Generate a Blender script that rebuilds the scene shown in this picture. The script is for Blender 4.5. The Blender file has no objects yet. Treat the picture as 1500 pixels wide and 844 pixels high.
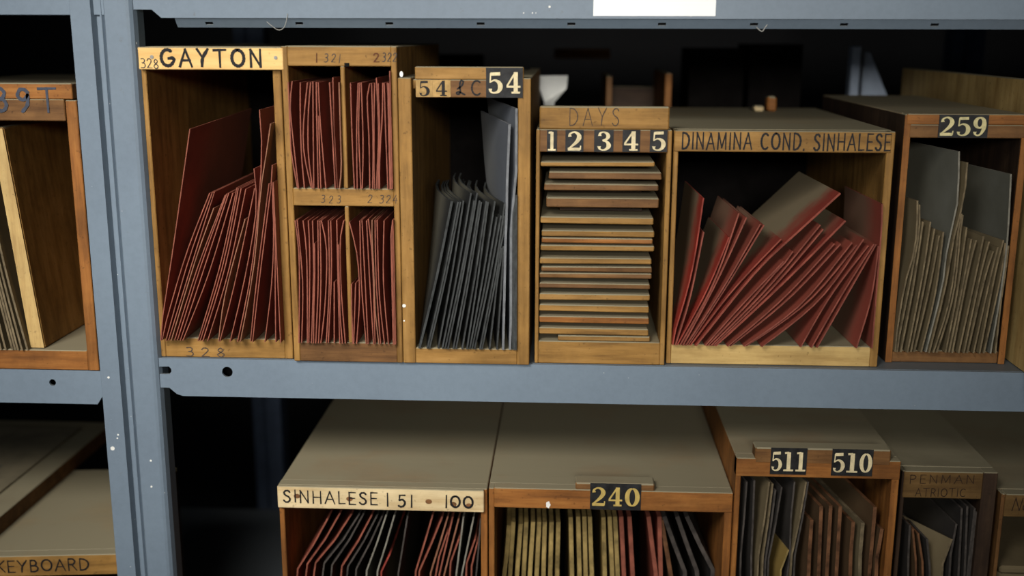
import bpy, bmesh, math, random
from mathutils import Vector, Matrix
random.seed(7)
S = bpy.context.scene
COL = S.collection
# ---------------------------------------------------------------- camera
F, PITCH, YAW, ROLL = 1610.0, 0.22518, 0.04895, 0.00285
CZ = 1.45
fw = Vector((-math.sin(YAW)*math.cos(PITCH), math.cos(YAW)*math.cos(PITCH), -math.sin(PITCH)))
r0 = Vector((math.cos(YAW), math.sin(YAW), 0)); u0 = r0.cross(fw)
rr = math.cos(ROLL)*r0 + math.sin(ROLL)*u0
uu = -math.sin(ROLL)*r0 + math.cos(ROLL)*u0
cam = bpy.data.cameras.new('camera'); co = bpy.data.objects.new('camera', cam); COL.objects.link(co)
M = Matrix((rr, uu, -fw)).transposed().to_4x4(); M.translation = Vector((0, -1, CZ))
co.matrix_world = M
cam.sensor_width = 36; cam.lens = F/1500*36; cam.clip_start = .02
cam.dof.use_dof = True; cam.dof.focus_distance = 1.035; cam.dof.aperture_fstop = 2.6
S.camera = co
# ---------------------------------------------------------------- world, lamps, exposure
W = bpy.data.worlds.new('world'); S.world = W; W.use_nodes = True
W.node_tree.nodes['Background'].inputs[0].default_value = (.62, .78, 1, 1)
W.node_tree.nodes['Background'].inputs[1].default_value = .012
def area(name, loc, target, sx, sy, power, col):
    l = bpy.data.lights.new(name, 'AREA'); l.shape = 'RECTANGLE'; l.size = sx; l.size_y = sy
    l.energy = power; l.color = col
    o = bpy.data.objects.new(name, l); COL.objects.link(o); o.location = loc
    o.rotation_euler = (Vector(target)-Vector(loc)).to_track_quat('-Z', 'Y').to_euler()
    return o
area('aisle_lamp', (-.62, -1.2, 2.05), (-.32, 0, 1.13), .7, .5, 7.6, (1, .965, .92)).data.spread = math.radians(50)
area('frontal_fill', (.12, -2.4, 1.80), (.12, 0, 1.49), .6, .25, 5.5, (1, .97, .92)).data.spread = math.radians(40)  # added frontal fill for the deep and upper right parts, no known fixture
area('cool_daylight', (-1.3, -2.0, 1.6), (-.3, 0, 1.2), .9, 1.1, 3, (.80, .90, 1)).data.spread = math.radians(80)  # soft cool area light from the front left
S.view_settings.view_transform = 'Standard'; S.view_settings.look = 'None'
S.view_settings.gamma = 1; S.view_settings.use_curve_mapping = False
S.view_settings.exposure = -1.3

def P(px, py, Y=0.0):
    """world point at depth plane Y seen at photograph pixel"""
    d = fw + rr*((px-750)/F) - uu*((py-422)/F)
    t = (1+Y)/d.y
    return Vector((d.x*t, Y, CZ + d.z*t))
def PXp(px, py, X):
    d = fw + rr*((px-750)/F) - uu*((py-422)/F)
    t = X/d.x
    return Vector((X, d.y*t-1, CZ+d.z*t))

# ---------------------------------------------------------------- materials
def lin(c):
    return tuple(((v/255)/12.92 if v/255 <= .04045 else ((v/255+.055)/1.055)**2.4) for v in c)+(1,)
def newmat(name):
    m = bpy.data.materials.new(name); m.use_nodes = True
    nt = m.node_tree; b = nt.nodes['Principled BSDF']
    return m, nt, b
def N(nt, t, **k):
    n = nt.nodes.new(t)
    for a, v in k.items(): setattr(n, a, v)
    return n
def ramp(nt, src, stops):
    r = N(nt, 'ShaderNodeValToRGB'); e = r.color_ramp.elements
    while len(e) < len(stops): e.new(.5)
    for i, (p, c) in enumerate(stops): e[i].position = p; e[i].color = c if len(c) == 4 else tuple(c)+(1,)
    nt.links.new(src, r.inputs[0]); return r
def mix(nt, fac, a, b, mode='MIX'):
    m = N(nt, 'ShaderNodeMix', data_type='RGBA', blend_type=mode)
    for sock, v in ((m.inputs[0], fac), (m.inputs[6], a), (m.inputs[7], b)):
        if hasattr(v, 'is_output'): nt.links.new(v, sock)
        else: sock.default_value = v
    return m.outputs[2]
def math_(nt, op, a, b=0.0, clamp=False):
    m = N(nt, 'ShaderNodeMath', operation=op, use_clamp=clamp)
    for i, v in enumerate((a, b)):
        if hasattr(v, 'is_output'): nt.links.new(v, m.inputs[i])
        else: m.inputs[i].default_value = v
    return m.outputs[0]
def coords(nt, scale=(1, 1, 1)):
    tc = N(nt, 'ShaderNodeTexCoord'); oi = N(nt, 'ShaderNodeObjectInfo')
    mp = N(nt, 'ShaderNodeMapping'); mp.inputs['Scale'].default_value = scale
    nt.links.new(tc.outputs['Object'], mp.inputs[0])
    mu = N(nt, 'ShaderNodeVectorMath', operation='SCALE'); mu.inputs[0].default_value = (37, 23, 51)
    nt.links.new(oi.outputs['Random'], mu.inputs['Scale'])
    ad = N(nt, 'ShaderNodeVectorMath', operation='ADD')
    nt.links.new(mp.outputs[0], ad.inputs[0]); nt.links.new(mu.outputs[0], ad.inputs[1])
    return ad.outputs[0]
def noise(nt, vec, scale, detail=4, rough=.6):
    n = N(nt, 'ShaderNodeTexNoise'); n.inputs['Scale'].default_value = scale
    n.inputs['Detail'].default_value = detail; n.inputs['Roughness'].default_value = rough
    nt.links.new(vec, n.inputs['Vector']); return n.outputs['Fac']
def upmask(nt):
    g = N(nt, 'ShaderNodeNewGeometry'); s = N(nt, 'ShaderNodeSeparateXYZ')
    nt.links.new(g.outputs['Normal'], s.inputs[0])
    return math_(nt, 'GREATER_THAN', s.outputs[2], .6)
def wood(name, light, mid, dark, axis='h', dust=(136, 128, 104), stain=.55, bump=.25, dust_amt=.97):
    m, nt, b = newmat(name)
    sc = {'h': (1.2, 9, 14), 'v': (14, 9, 1.2), 'd': (12, 1.2, 12)}[axis]
    v = coords(nt, sc); v1 = coords(nt)
    g = noise(nt, v, 9, 6, .65)
    base = ramp(nt, g, [(.25, lin(dark)), (.5, lin(mid)), (.78, lin(light))]).outputs[0]
    st = ramp(nt, noise(nt, v1, 16, 5, .65), [(.40, (0, 0, 0)), (.68, (1, 1, 1))]).outputs[0]
    darkc = tuple(c*.42 for c in lin(dark)[:3])+(1,)
    base = mix(nt, math_(nt, 'MULTIPLY', st, stain), base, darkc)
    sp = ramp(nt, noise(nt, v1, 260, 2, .5), [(.66, (0, 0, 0)), (.74, (1, 1, 1))]).outputs[0]
    base = mix(nt, math_(nt, 'MULTIPLY', sp, .45), base, darkc)
    dn = ramp(nt, noise(nt, v1, 12, 6, .6), [(.2, (.7, .7, .7)), (.5, (1, 1, 1))]).outputs[0]
    base = mix(nt, math_(nt, 'MULTIPLY', math_(nt, 'MULTIPLY', upmask(nt), dust_amt), dn), base, lin(dust))
    nt.links.new(base, b.inputs['Base Color']); b.inputs['Roughness'].default_value = .62
    bp = N(nt, 'ShaderNodeBump'); bp.inputs['Strength'].default_value = bump; bp.inputs['Distance'].default_value = .001
    nt.links.new(g, bp.inputs['Height']); nt.links.new(bp.outputs[0], b.inputs['Normal'])
    return m
def woods(name, *a, **k):
    return {ax: wood(name+'_'+ax, *a, axis=ax, **k) for ax in 'hvd'}
HONEY = woods('honey_wood', (172, 132, 75), (147, 109, 55), (104, 74, 36), stain=.45)
PALE = woods('pale_wood', (238, 200, 134), (226, 184, 116), (204, 158, 92), stain=.12)
CREAM = woods('cream_plate', (226, 206, 164), (212, 190, 146), (184, 154, 108), stain=.3)
TAN = woods('tan_wood', (212, 182, 120), (192, 160, 100), (156, 122, 70), stain=.35)
BROWN = woods('brown_wood', (138, 100, 58), (112, 78, 44), (78, 52, 29), stain=.55)
ORANGE = woods('orange_wood', (172, 118, 60), (144, 92, 43), (96, 60, 30), stain=.5)
DIMMED = woods('dimmed_wood', (128, 98, 58), (106, 80, 44), (76, 54, 30), stain=.5)  # brown wood darkened in colour for the weak light at lower right
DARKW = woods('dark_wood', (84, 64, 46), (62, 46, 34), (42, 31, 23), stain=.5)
def steel():
    m, nt, b = newmat('blue_grey_enamel')
    v = coords(nt)
    c = ramp(nt, noise(nt, v, 7, 5, .6), [(.3, lin((105, 118, 130))), (.7, lin((112, 126, 138)))]).outputs[0]
    fine = ramp(nt, noise(nt, v, 140, 3, .7), [(.35, lin((104, 116, 130))), (.6, (1, 1, 1, 1))]).outputs[0]
    c = mix(nt, .08, c, fine, 'MULTIPLY')
    sp = ramp(nt, noise(nt, v, 260, 1, .4), [(.80, (0, 0, 0)), (.82, (1, 1, 1))]).outputs[0]
    c = mix(nt, sp, c, lin((225, 225, 220)))
    ru = ramp(nt, noise(nt, v, 60, 5, .75), [(.66, (0, 0, 0)), (.78, (1, 1, 1))]).outputs[0]
    c = mix(nt, math_(nt, 'MULTIPLY', ru, .6), c, lin((92, 84, 72)))
    c = mix(nt, math_(nt, 'MULTIPLY', upmask(nt), .6), c, lin((90, 88, 80)))
    nt.links.new(c, b.inputs['Base Color']); b.inputs['Roughness'].default_value = .5
    b.inputs['Specular IOR Level'].default_value = .35
    return m
STEEL = steel()
def plain(name, col, rough=.7, var=.12, scale=30):
    m, nt, b = newmat(name); v = coords(nt)
    L = lin(col); lo = tuple(c*(1-var*2) for c in L[:3])+(1,); hi = tuple(min(1, c*(1+var)) for c in L[:3])+(1,)
    c = ramp(nt, noise(nt, v, scale, 5, .65), [(.3, lo), (.7, hi)]).outputs[0]
    nt.links.new(c, b.inputs['Base Color']); b.inputs['Roughness'].default_value = rough
    return m
def card_mat(name, face, face2, dust, amt, d0, d1, rough=.55, vary=.25, patch=.5):
    """card faces: two tones mottled, settled dust beyond depth d0..d1 from the handled front edge"""
    m, nt, b = newmat(name); v = coords(nt)
    c = ramp(nt, noise(nt, v, 14, 5, .65), [(.3, lin(face2)), (.7, lin(face))]).outputs[0]
    oi = N(nt, 'ShaderNodeObjectInfo')
    k = math_(nt, 'ADD', math_(nt, 'MULTIPLY', oi.outputs['Random'], vary), 1-vary/2)
    hs = N(nt, 'ShaderNodeHueSaturation'); nt.links.new(c, hs.inputs['Color']); nt.links.new(k, hs.inputs['Value'])
    tc = N(nt, 'ShaderNodeTexCoord'); s = N(nt, 'ShaderNodeSeparateXYZ'); nt.links.new(tc.outputs['Object'], s.inputs[0])
    dn = noise(nt, v, 22, 5, .7)
    y = math_(nt, 'ADD', s.outputs[1], math_(nt, 'MULTIPLY', math_(nt, 'SUBTRACT', dn, .5), patch*.08))
    mr = N(nt, 'ShaderNodeMapRange'); mr.inputs[1].default_value = d0; mr.inputs[2].default_value = d1; mr.interpolation_type = 'SMOOTHSTEP'
    nt.links.new(y, mr.inputs[0])
    c = mix(nt, math_(nt, 'MULTIPLY', mr.outputs[0], amt), hs.outputs[0], lin(dust))
    nt.links.new(c, b.inputs['Base Color']); b.inputs['Roughness'].default_value = rough
    return m
RED = (card_mat('maroon_card_face', (146, 72, 56), (112, 56, 44), (118, 90, 68), .5, .01, .09),
       plain('maroon_card_edge', (136, 78, 61), .7, .2, 90))
BRN = (card_mat('brown_card_face', (150, 108, 76), (122, 84, 58), (120, 100, 76), .5, .01, .09),
       plain('brown_card_edge', (136, 92, 70), .7, .2, 90))
RED2 = (card_mat('scarlet_card_face', (164, 54, 41), (136, 56, 45), (122, 112, 88), .92, .006, .05, patch=.9),
        plain('scarlet_card_edge', (142, 62, 50), .7, .25, 60))
DRED = (card_mat('dull_red_card_face', (152, 74, 60), (128, 68, 54), (122, 102, 82), .8, .006, .06),
        plain('dull_red_card_edge', (130, 70, 57), .7, .25, 60))
MRED = (card_mat('brick_red_card_face', (150, 62, 50), (128, 60, 50), (132, 124, 98), .9, .008, .055, patch=.9), plain('brick_red_card_edge', (134, 68, 54), .7, .25, 60))
SLATE = (card_mat('slate_card_face', (42, 43, 42), (33, 34, 34), (110, 106, 90), .45, .0, .05, .5),
         plain('slate_card_edge', (58, 60, 59), .6, .3, 120))
GREY = (card_mat('grey_card_face', (98, 102, 108), (84, 88, 93), (120, 118, 110), .4, .02, .1, .5),
        plain('grey_card_edge', (112, 114, 116), .6, .2, 90))
KRAFT = (card_mat('kraft_card_face', (122, 108, 80), (102, 90, 66), (118, 110, 92), .4, .0, .08, .8),
         plain('kraft_card_edge', (114, 100, 76), .8, .3, 90))
PGREY = (card_mat('pale_grey_card_face', (116, 115, 104), (98, 97, 85), (96, 92, 74), .6, .02, .12, .6),
         plain('pale_grey_card_edge', (126, 122, 110), .8, .2, 90))
YEL = (card_mat('straw_card_face', (150, 126, 68), (128, 104, 54), (110, 96, 66), .4, .0, .08, .8),
       plain('straw_card_edge', (150, 128, 78), .8, .3, 60))
CHAR = (card_mat('charcoal_card_face', (58, 54, 50), (44, 41, 38), (84, 76, 60), .5, .0, .1, .7),
        plain('charcoal_card_edge', (72, 66, 61), .7, .3, 90))
UMB = (card_mat('umber_board_face', (88, 68, 46), (68, 50, 34), (110, 92, 66), .6, .0, .08, .7),
       plain('umber_board_edge', (112, 76, 50), .7, .4, 60))
BLACKINK = plain('black_ink', (30, 28, 28), .6, .2, 200)
GREYINK = plain('faded_ink', (78, 66, 56), .8, .2, 200)
PENCIL = plain('pencil_blue_grey', (64, 62, 62), .8, .2, 200)
DBROWNINK = plain('brown_ink', (92, 56, 34), .8, .2, 200)
NUMCREAM = plain('cream_numeral', (216, 200, 158), .6, .15, 120)
NUMYEL = plain('yellowed_numeral', (190, 164, 92), .6, .15, 120)
TILEBLK = plain('black_number_paper', (38, 38, 38), .55, .35, 120)
TILETAN = plain('tan_number_paper', (176, 142, 88), .7, .2, 120)
WHITE = plain('white_label', (246, 246, 242), .5, .01, 20)
PAINT = plain('white_paint_fleck', (226, 224, 216), .6, .05)
SCREW = plain('screw_metal', (150, 148, 140), .35, .2, 300)
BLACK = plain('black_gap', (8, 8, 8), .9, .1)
PAPERG = plain('grey_white_paper', (236, 236, 230), .8, .06)
RAG = plain('slate_grey_metal', (140, 150, 164), .9, .1)
WEB = plain('cobweb_grey', (170, 168, 160), .9, .1)
AGEDINK = plain('aged_ink', (46, 32, 22), .8, .2, 200)
SHADESTEEL = plain('rear_shade_steel', (58, 68, 84), .6, .15)  # steel colour darkened to paint in the shade on the rear uprights
SOOT_BLACK_SHADE = plain('soot_dark_wood', (20, 18, 17), .9, .2)  # near-black colour stands in for deep shade on box backs and rear crates
KNOT = plain('knot_brown', (128, 88, 54), .7, .3, 150)

for m_ in bpy.data.materials:
    if m_ is not STEEL and m_.use_nodes:
        b_ = m_.node_tree.nodes.get('Principled BSDF')
        if b_: b_.inputs['Specular IOR Level'].default_value = 0.0 if m_.name.startswith('soot') else .2  # 'soot' is the near-black colour standing in for deep shade

# ---------------------------------------------------------------- mesh helpers
def link(name, bm, mats, parent=None, origin=None, smooth=False):
    """bm is in world coordinates; origin = world position of the object (mesh becomes local)"""
    bmesh.ops.recalc_face_normals(bm, faces=bm.faces)
    me = bpy.data.meshes.new(name)
    o = bpy.data.objects.new(name, me); COL.objects.link(o)
    pw = Vector(parent['world']) if parent is not None else Vector((0, 0, 0))
    og = Vector(origin) if origin is not None else pw
    bmesh.ops.translate(bm, verts=bm.verts, vec=-og)
    bm.to_mesh(me); bm.free()
    for m in (mats if isinstance(mats, (list, tuple)) else [mats]): me.materials.append(m)
    if smooth:
        for p in me.polygons: p.use_smooth = True
    o.location = og - pw
    if parent is not None: o.parent = parent
    o['world'] = tuple(og)
    return o
def thing(name, label, cat, loc, group=None, kind=None):
    o = bpy.data.objects.new(name, None); COL.objects.link(o); o.location = loc
    o.empty_display_size = .02; o['world'] = tuple(loc)
    if kind: o['kind'] = kind
    else:
        o['label'] = label; o['category'] = cat
    if group: o['group'] = group
    return o
def add_box(bm, x0, x1, y0, y1, z0, z1, bevel=0.0, jit=0.0):
    g = bmesh.new(); bmesh.ops.create_cube(g, size=1)
    for v in g.verts:
        v.co = Vector((x0 if v.co.x < 0 else x1, y0 if v.co.y < 0 else y1, z0 if v.co.z < 0 else z1))
        if jit: v.co += Vector([random.uniform(-jit, jit) for _ in range(3)])
    if bevel: bmesh.ops.bevel(g, geom=list(g.edges), offset=bevel, segments=1, affect='EDGES')
    me = bpy.data.meshes.new('t'); g.to_mesh(me); g.free(); bm.from_mesh(me); bpy.data.meshes.remove(me)
def board(name, parent, x0, x1, y0, y1, z0, z1, mat, bevel=.0007, jit=0.0, label=None):
    bm = bmesh.new(); add_box(bm, min(x0, x1), max(x0, x1), min(y0, y1), max(y0, y1), min(z0, z1), max(z0, z1), bevel, jit)
    c = Vector(((x0+x1)/2, (y0+y1)/2, (z0+z1)/2))
    o = link(name, bm, mat, parent, origin=c)
    if label: o['label'] = label
    return o
def plate(name, parent, outline, holes, y, th, mat):
    """plate in the xz plane from outline [(x,z)] with holes, front at y, thickness th backwards"""
    bm = bmesh.new(); ed = []
    for loop in [outline]+holes:
        vs = [bm.verts.new((p[0], y, p[1])) for p in loop]
        ed += [bm.edges.new((vs[i], vs[(i+1) % len(vs)])) for i in range(len(vs))]
    r = bmesh.ops.triangle_fill(bm, edges=ed, use_beauty=True, use_dissolve=False)
    fs = [f for f in bm.faces]
    e = bmesh.ops.extrude_face_region(bm, geom=fs)
    bmesh.ops.translate(bm, verts=[g for g in e['geom'] if isinstance(g, bmesh.types.BMVert)], vec=(0, th, 0))
    return link(name, bm, mat, parent)
def extr_z(name, parent, prof, z0, z1, mat, origin=None):
    """open profile [(x,y)] closed loop extruded in z"""
    bm = bmesh.new()
    a = [bm.verts.new((x, y, z0)) for x, y in prof]; b = [bm.verts.new((x, y, z1)) for x, y in prof]
    n = len(prof)
    for i in range(n): bm.faces.new((a[i], a[(i+1) % n], b[(i+1) % n], b[i]))
    bmesh.ops.triangle_fill(bm, edges=[bm.edges.get((a[i], a[(i+1) % n])) for i in range(n)], use_beauty=True)
    bmesh.ops.triangle_fill(bm, edges=[bm.edges.get((b[i], b[(i+1) % n])) for i in range(n)], use_beauty=True)
    return link(name, bm, mat, parent, origin)
def extr_x(name, parent, prof, x0, x1, mat):
    bm = bmesh.new(); n = len(prof)
    a = [bm.verts.new((x0, y, z)) for y, z in prof]; b = [bm.verts.new((x1, y, z)) for y, z in prof]
    for i in range(n): bm.faces.new((a[i], a[(i+1) % n], b[(i+1) % n], b[i]))
    bmesh.ops.triangle_fill(bm, edges=[bm.edges.get((a[i], a[(i+1) % n])) for i in range(n)], use_beauty=True)
    bmesh.ops.triangle_fill(bm, edges=[bm.edges.get((b[i], b[(i+1) % n])) for i in range(n)], use_beauty=True)
    return link(name, bm, mat, parent)
def disc(name, parent, c, r, y, th, mat, n=12, sx=1.0):
    bm = bmesh.new()
    vs = [bm.verts.new((c[0]+r*sx*math.cos(2*math.pi*i/n), y, c[1]+r*math.sin(2*math.pi*i/n))) for i in range(n)]
    f = bm.faces.new(vs); e = bmesh.ops.extrude_face_region(bm, geom=[f])
    bmesh.ops.translate(bm, verts=[g for g in e['geom'] if isinstance(g, bmesh.types.BMVert)], vec=(0, -th, 0))
    return link(name, bm, mat, parent)
def crom(pts, n=5):
    if len(pts) < 3: return list(pts)
    out = []; P_ = [pts[0]]+list(pts)+[pts[-1]]
    for i in range(1, len(P_)-2):
        a, b, c, d = P_[i-1:i+3]
        for k in range(n):
            t = k/n
            out.append(tuple(.5*((2*b[j])+(-a[j]+c[j])*t+(2*a[j]-5*b[j]+4*c[j]-d[j])*t*t+(-a[j]+3*b[j]-3*c[j]+d[j])*t**3) for j in range(len(b))))
    out.append(tuple(pts[-1])); return out

# ---------------------------------------------------------------- lettering (strokes; unit height, width in glyph units)
def arc(cx, cy, rx, ry, a0, a1, n=10, wf=None):
    out = []
    for i in range(n+1):
        a = math.radians(a0+(a1-a0)*i/n); p = (cx+rx*math.cos(a), cy+ry*math.sin(a))
        out.append(p if wf is None else p+(wf(math.cos(a)),))
    return out
HAND = {
 'A': (.72, [[(.02, 0), (.36, 1)], [(.36, 1), (.7, 0)], [(.14, .36), (.6, .36)]]),
 'B': (.6, [[(.06, 0), (.06, 1)], [(.06, 1), (.35, .98), (.46, .76), (.34, .55), (.06, .53)], [(.06, .53), (.4, .5), (.55, .27), (.4, .03), (.06, 0)]]),
 'C': (.68, [arc(.38, .5, .34, .48, 50, 310)]),
 'D': (.68, [[(.08, 0), (.08, 1)], [(.08, 1), (.38, .95), (.62, .7), (.62, .35), (.4, .06), (.08, 0)]]),
 'E': (.52, [[(.06, 0), (.06, 1)], [(.06, 1), (.5, 1)], [(.06, .52), (.44, .52)], [(.06, 0), (.5, 0)]]),
 'G': (.78, [arc(.4, .5, .36, .48, 55, 330), [(.74, .28), (.74, .48), (.46, .46)]]),
 'H': (.66, [[(.06, 0), (.06, 1)], [(.6, 0), (.6, 1)], [(.06, .5), (.6, .5)]]),
 'I': (.16, [[(.08, 0), (.08, 1)]]),
 'K': (.6, [[(.06, 0), (.06, 1)], [(.56, 1), (.08, .45)], [(.2, .56), (.58, 0)]]),
 'L': (.5, [[(.06, 1), (.06, 0)], [(.06, 0), (.48, .02)]]),
 'M': (.82, [[(.06, 0), (.1, 1)], [(.1, 1), (.41, .1)], [(.41, .1), (.72, 1)], [(.72, 1), (.76, 0)]]),
 'N': (.68, [[(.06, 0), (.06, 1)], [(.06, 1), (.6, 0)], [(.6, 0), (.6, 1)]]),
 'O': (.78, [arc(.39, .5, .34, .48, 90, 450, 14)]),
 'P': (.56, [[(.06, 0), (.06, 1)], [(.06, 1), (.36, .98), (.5, .76), (.36, .52), (.06, .5)]]),
 'R': (.6, [[(.06, 0), (.06, 1)], [(.06, 1), (.36, .98), (.5, .76), (.36, .52), (.06, .5)], [(.28, .5), (.58, 0)]]),
 'S': (.56, [[(.5, .84), (.4, .97), (.2, .96), (.08, .78), (.2, .58), (.4, .46), (.5, .24), (.38, .04), (.18, .02), (.04, .16)]]),
 'T': (.7, [[(.02, .98), (.68, 1)], [(.35, 1), (.35, 0)]]),
 'W': (.9, [[(.04, 1), (.24, 0)], [(.24, 0), (.45, .9)], [(.45, .9), (.66, 0)], [(.66, 0), (.86, 1)]]),
 'Y': (.68, [[(.04, 1), (.34, .48)], [(.64, 1), (.34, .48), (.28, 0)]]),
 'X': (.6, [[(.04, 1), (.56, 0)], [(.56, 1), (.04, 0)]]),
 'o': (.5, [arc(.24, .28, .19, .26, 90, 450, 12)]),
 '1': (.2, [[(.1, 0), (.12, 1)]]),
 '2': (.58, [[(.06, .78), (.18, .96), (.4, .94), (.48, .72), (.3, .38), (.06, .04)], [(.06, .04), (.54, .04)]]),
 '3': (.56, [[(.08, .94), (.32, .98), (.46, .8), (.36, .58), (.2, .54)], [(.2, .54), (.42, .48), (.5, .24), (.34, .03), (.06, .06)]]),
 '4': (.6, [[(.34, 1), (.06, .36), (.06, .34)], [(.06, .34), (.56, .36)], [(.42, .62), (.4, 0)]]),
 '5': (.56, [[(.5, .98), (.14, .96)], [(.14, .96), (.1, .55)], [(.1, .55), (.34, .6), (.5, .36), (.4, .08), (.2, .0), (.04, .08)]]),
 '8': (.56, [[(.28, .52), (.1, .72), (.26, .98), (.44, .76), (.28, .52), (.06, .26), (.26, .0), (.5, .24), (.28, .52)]]),
 '9': (.56, [[(.48, .72), (.3, .5), (.08, .66), (.2, .95), (.44, .9), (.48, .72), (.44, .3), (.22, 0)]]),
 '0': (.6, [arc(.3, .5, .24, .46, 90, 450, 14)]),
 '-': (.4, [[(.06, .5), (.34, .5)]]), '.': (.12, [[(.05, .0), (.07, .06)]]), ' ': (.34, []), '/': (.12, [[(.05, -.05), (.07, 1.08)]]),
 'l': (.7, [[(.1, .4), (.4, .62), (.5, .9), (.34, .96), (.26, .6), (.3, .2), (.16, .04), (.04, .12), (.2, .2), (.6, .02)]]),
}
SLAB = {
 '1': (.6, [[(.3, .03, .2), (.3, .97, .2)], [(.04, .045, .09), (.56, .045, .09)], [(.08, .93, .1), (.3, .95, .1)]]),
 '2': (.7, [[(.14, .72, .17), (.14, .86, .1), (.32, .96, .08), (.5, .88, .15), (.57, .7, .21), (.47, .48, .17), (.25, .25, .1), (.08, .1, .07)], [(.05, .08, .15), (.62, .08, .15)], [(.62, .04, .06), (.64, .26, .05)]]),
 '3': (.68, [[(.15, .76, .16), (.17, .9, .1), (.32, .96, .07), (.48, .88, .14), (.54, .74, .18), (.46, .6, .12), (.28, .53, .07)], [(.28, .53, .07), (.48, .46, .12), (.57, .27, .21), (.48, .1, .14), (.3, .03, .07), (.15, .1, .09), (.13, .23, .17)]]),
 '4': (.72, [[(.42, .96, .08), (.06, .36, .08)], [(.03, .32, .09), (.68, .32, .09)], [(.46, 1, .19), (.46, .05, .19)], [(.27, .045, .09), (.66, .045, .09)]]),
 '5': (.68, [[(.14, .9, .15), (.56, .92, .15)], [(.14, .94, .06), (.12, .5, .06)], [(.12, .52, .05), (.3, .62, .08), (.5, .52, .16), (.57, .31, .21), (.48, .1, .14), (.28, .03, .07), (.14, .1, .09), (.13, .22, .16)]]),
 '0': (.7, [arc(.34, .5, .24, .45, 90, 450, 16, lambda c: .07+.14*abs(c))]),
 '9': (.7, [arc(.33, .69, .2, .26, 0, 360, 14, lambda c: .07+.12*abs(c)), [(.54, .7, .19), (.53, .4, .18), (.42, .12, .11), (.27, .03, .08), (.15, .1, .1), (.14, .22, .16)]]),
}
def ribbon(bm, pts, w, tf, caps=True):
    """pts [(u,v[,w])] glyph units -> flat ribbon through tf(u,v)->world"""
    if len(pts) > 2: pts = crom(pts, 4)
    n = len(pts); L = []; R = []
    for i, p in enumerate(pts):
        a = pts[max(0, i-1)]; b = pts[min(n-1, i+1)]
        t = Vector((b[0]-a[0], b[1]-a[1])); t = t.normalized() if t.length > 1e-6 else Vector((1, 0))
        nn = Vector((-t.y, t.x)); ww = (p[2] if len(p) > 2 else w)/2
        q = Vector((p[0], p[1]))
        if caps and len(p) < 3:
            if i == 0: q = q - t*w*.4; ww *= .75
            if i == n-1: q = q + t*w*.4; ww *= .75
        L.append(bm.verts.new(tf(q.x+nn.x*ww, q.y+nn.y*ww))); R.append(bm.verts.new(tf(q.x-nn.x*ww, q.y-nn.y*ww)))
    for i in range(n-1): bm.faces.new((L[i], L[i+1], R[i+1], R[i]))
def lettering(txt, parent, a, b, h, Y, mat, w=.15, font=HAND, track=.22, name='lettering', slant=0.0, wob=.03, label=None):
    """text from world point a (baseline left) to b (baseline right), height h, drawn just in front of Y"""
    tot = sum(font[c][0] for c in txt)+track*(len(txt)-1)
    bm = bmesh.new(); a = Vector(a); b = Vector(b); ax = (b-a)
    su = ax.length/tot; ax.normalize(); u = 0.0; k = 0
    for c in txt:
        gw, strokes = font[c]; dy = random.uniform(-wob, wob)
        for s in strokes:
            k += 1; yy = Y-.00025-.00002*(k % 4)
            def tf(uu_, vv, u=u, dy=dy, yy=yy):
                p = a+ax*((u+uu_+slant*vv)*su); return (p.x, yy, p.z+(vv+dy)*h)
            # keep stroke width isotropic in the world
            if font is HAND:
                ww = w
                def tf2(x, y, tf=tf): return tf(x, y)
                pts = [(p[0], p[1]) for p in s]
                ribbon_iso(bm, pts, w*h, su, h, tf)
            else: ribbon(bm, s, w, tf, caps=False)
        u += gw+track
    o = link(name, bm, mat, parent)
    if label: o['label'] = label
    return o
def ribbon_iso(bm, pts, wm, su, h, tf):
    q = [(p[0]*su, p[1]*h) for p in pts]
    if len(q) > 2: q = crom(q, 4)
    n = len(q); L = []; R = []
    for i, p in enumerate(q):
        a = q[max(0, i-1)]; b = q[min(n-1, i+1)]
        t = Vector((b[0]-a[0], b[1]-a[1])); t = t.normalized() if t.length > 1e-9 else Vector((1, 0))
        nn = Vector((-t.y, t.x)); w2 = wm/2*(1+.18*math.sin(i*2.1+len(pts))); c = Vector(p)
        if i == 0: c = c - t*wm*.35; w2 *= .7
        if i == n-1: c = c + t*wm*.35; w2 *= .7
        l = c+nn*w2; r = c-nn*w2
        L.append(bm.verts.new(tf(l.x/su, l.y/h))); R.append(bm.verts.new(tf(r.x/su, r.y/h)))
    for i in range(n-1): bm.faces.new((L[i], L[i+1], R[i+1], R[i]))
def tile(parent, digits, px0, py0, px1, py1, Y, tilemat=None, nummat=None, margin=(.06, .1), hand=False):
    """number paper with its numerals (numerals are sub-parts)"""
    a = P(px0, py1, Y); b = P(px1, py0, Y)
    x0, x1, z0, z1 = a.x, b.x, a.z, b.z
    tl = board('number_tile', parent, x0, x1, Y-.0004, Y+.0002, z0, z1, tilemat or TILEBLK, 0)
    n = len(digits); cw = (x1-x0)/n; h = (z1-z0)
    for i, d in enumerate(digits):
        gw = SLAB[d][0]; cx = x0+cw*(i+.5); hh = h*(1-2*margin[1]); wd = min(cw*(1-2*margin[0]), hh*gw*1.12)
        if d == '1': wd = min(wd, hh*.62)
        lettering(d, tl, (cx-wd/2, 0, z0+h*margin[1]), (cx+wd/2, 0, z0+h*margin[1]), hh, Y-.0003, nummat or NUMCREAM, font=SLAB, name='numeral', wob=0)
    return tl

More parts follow.
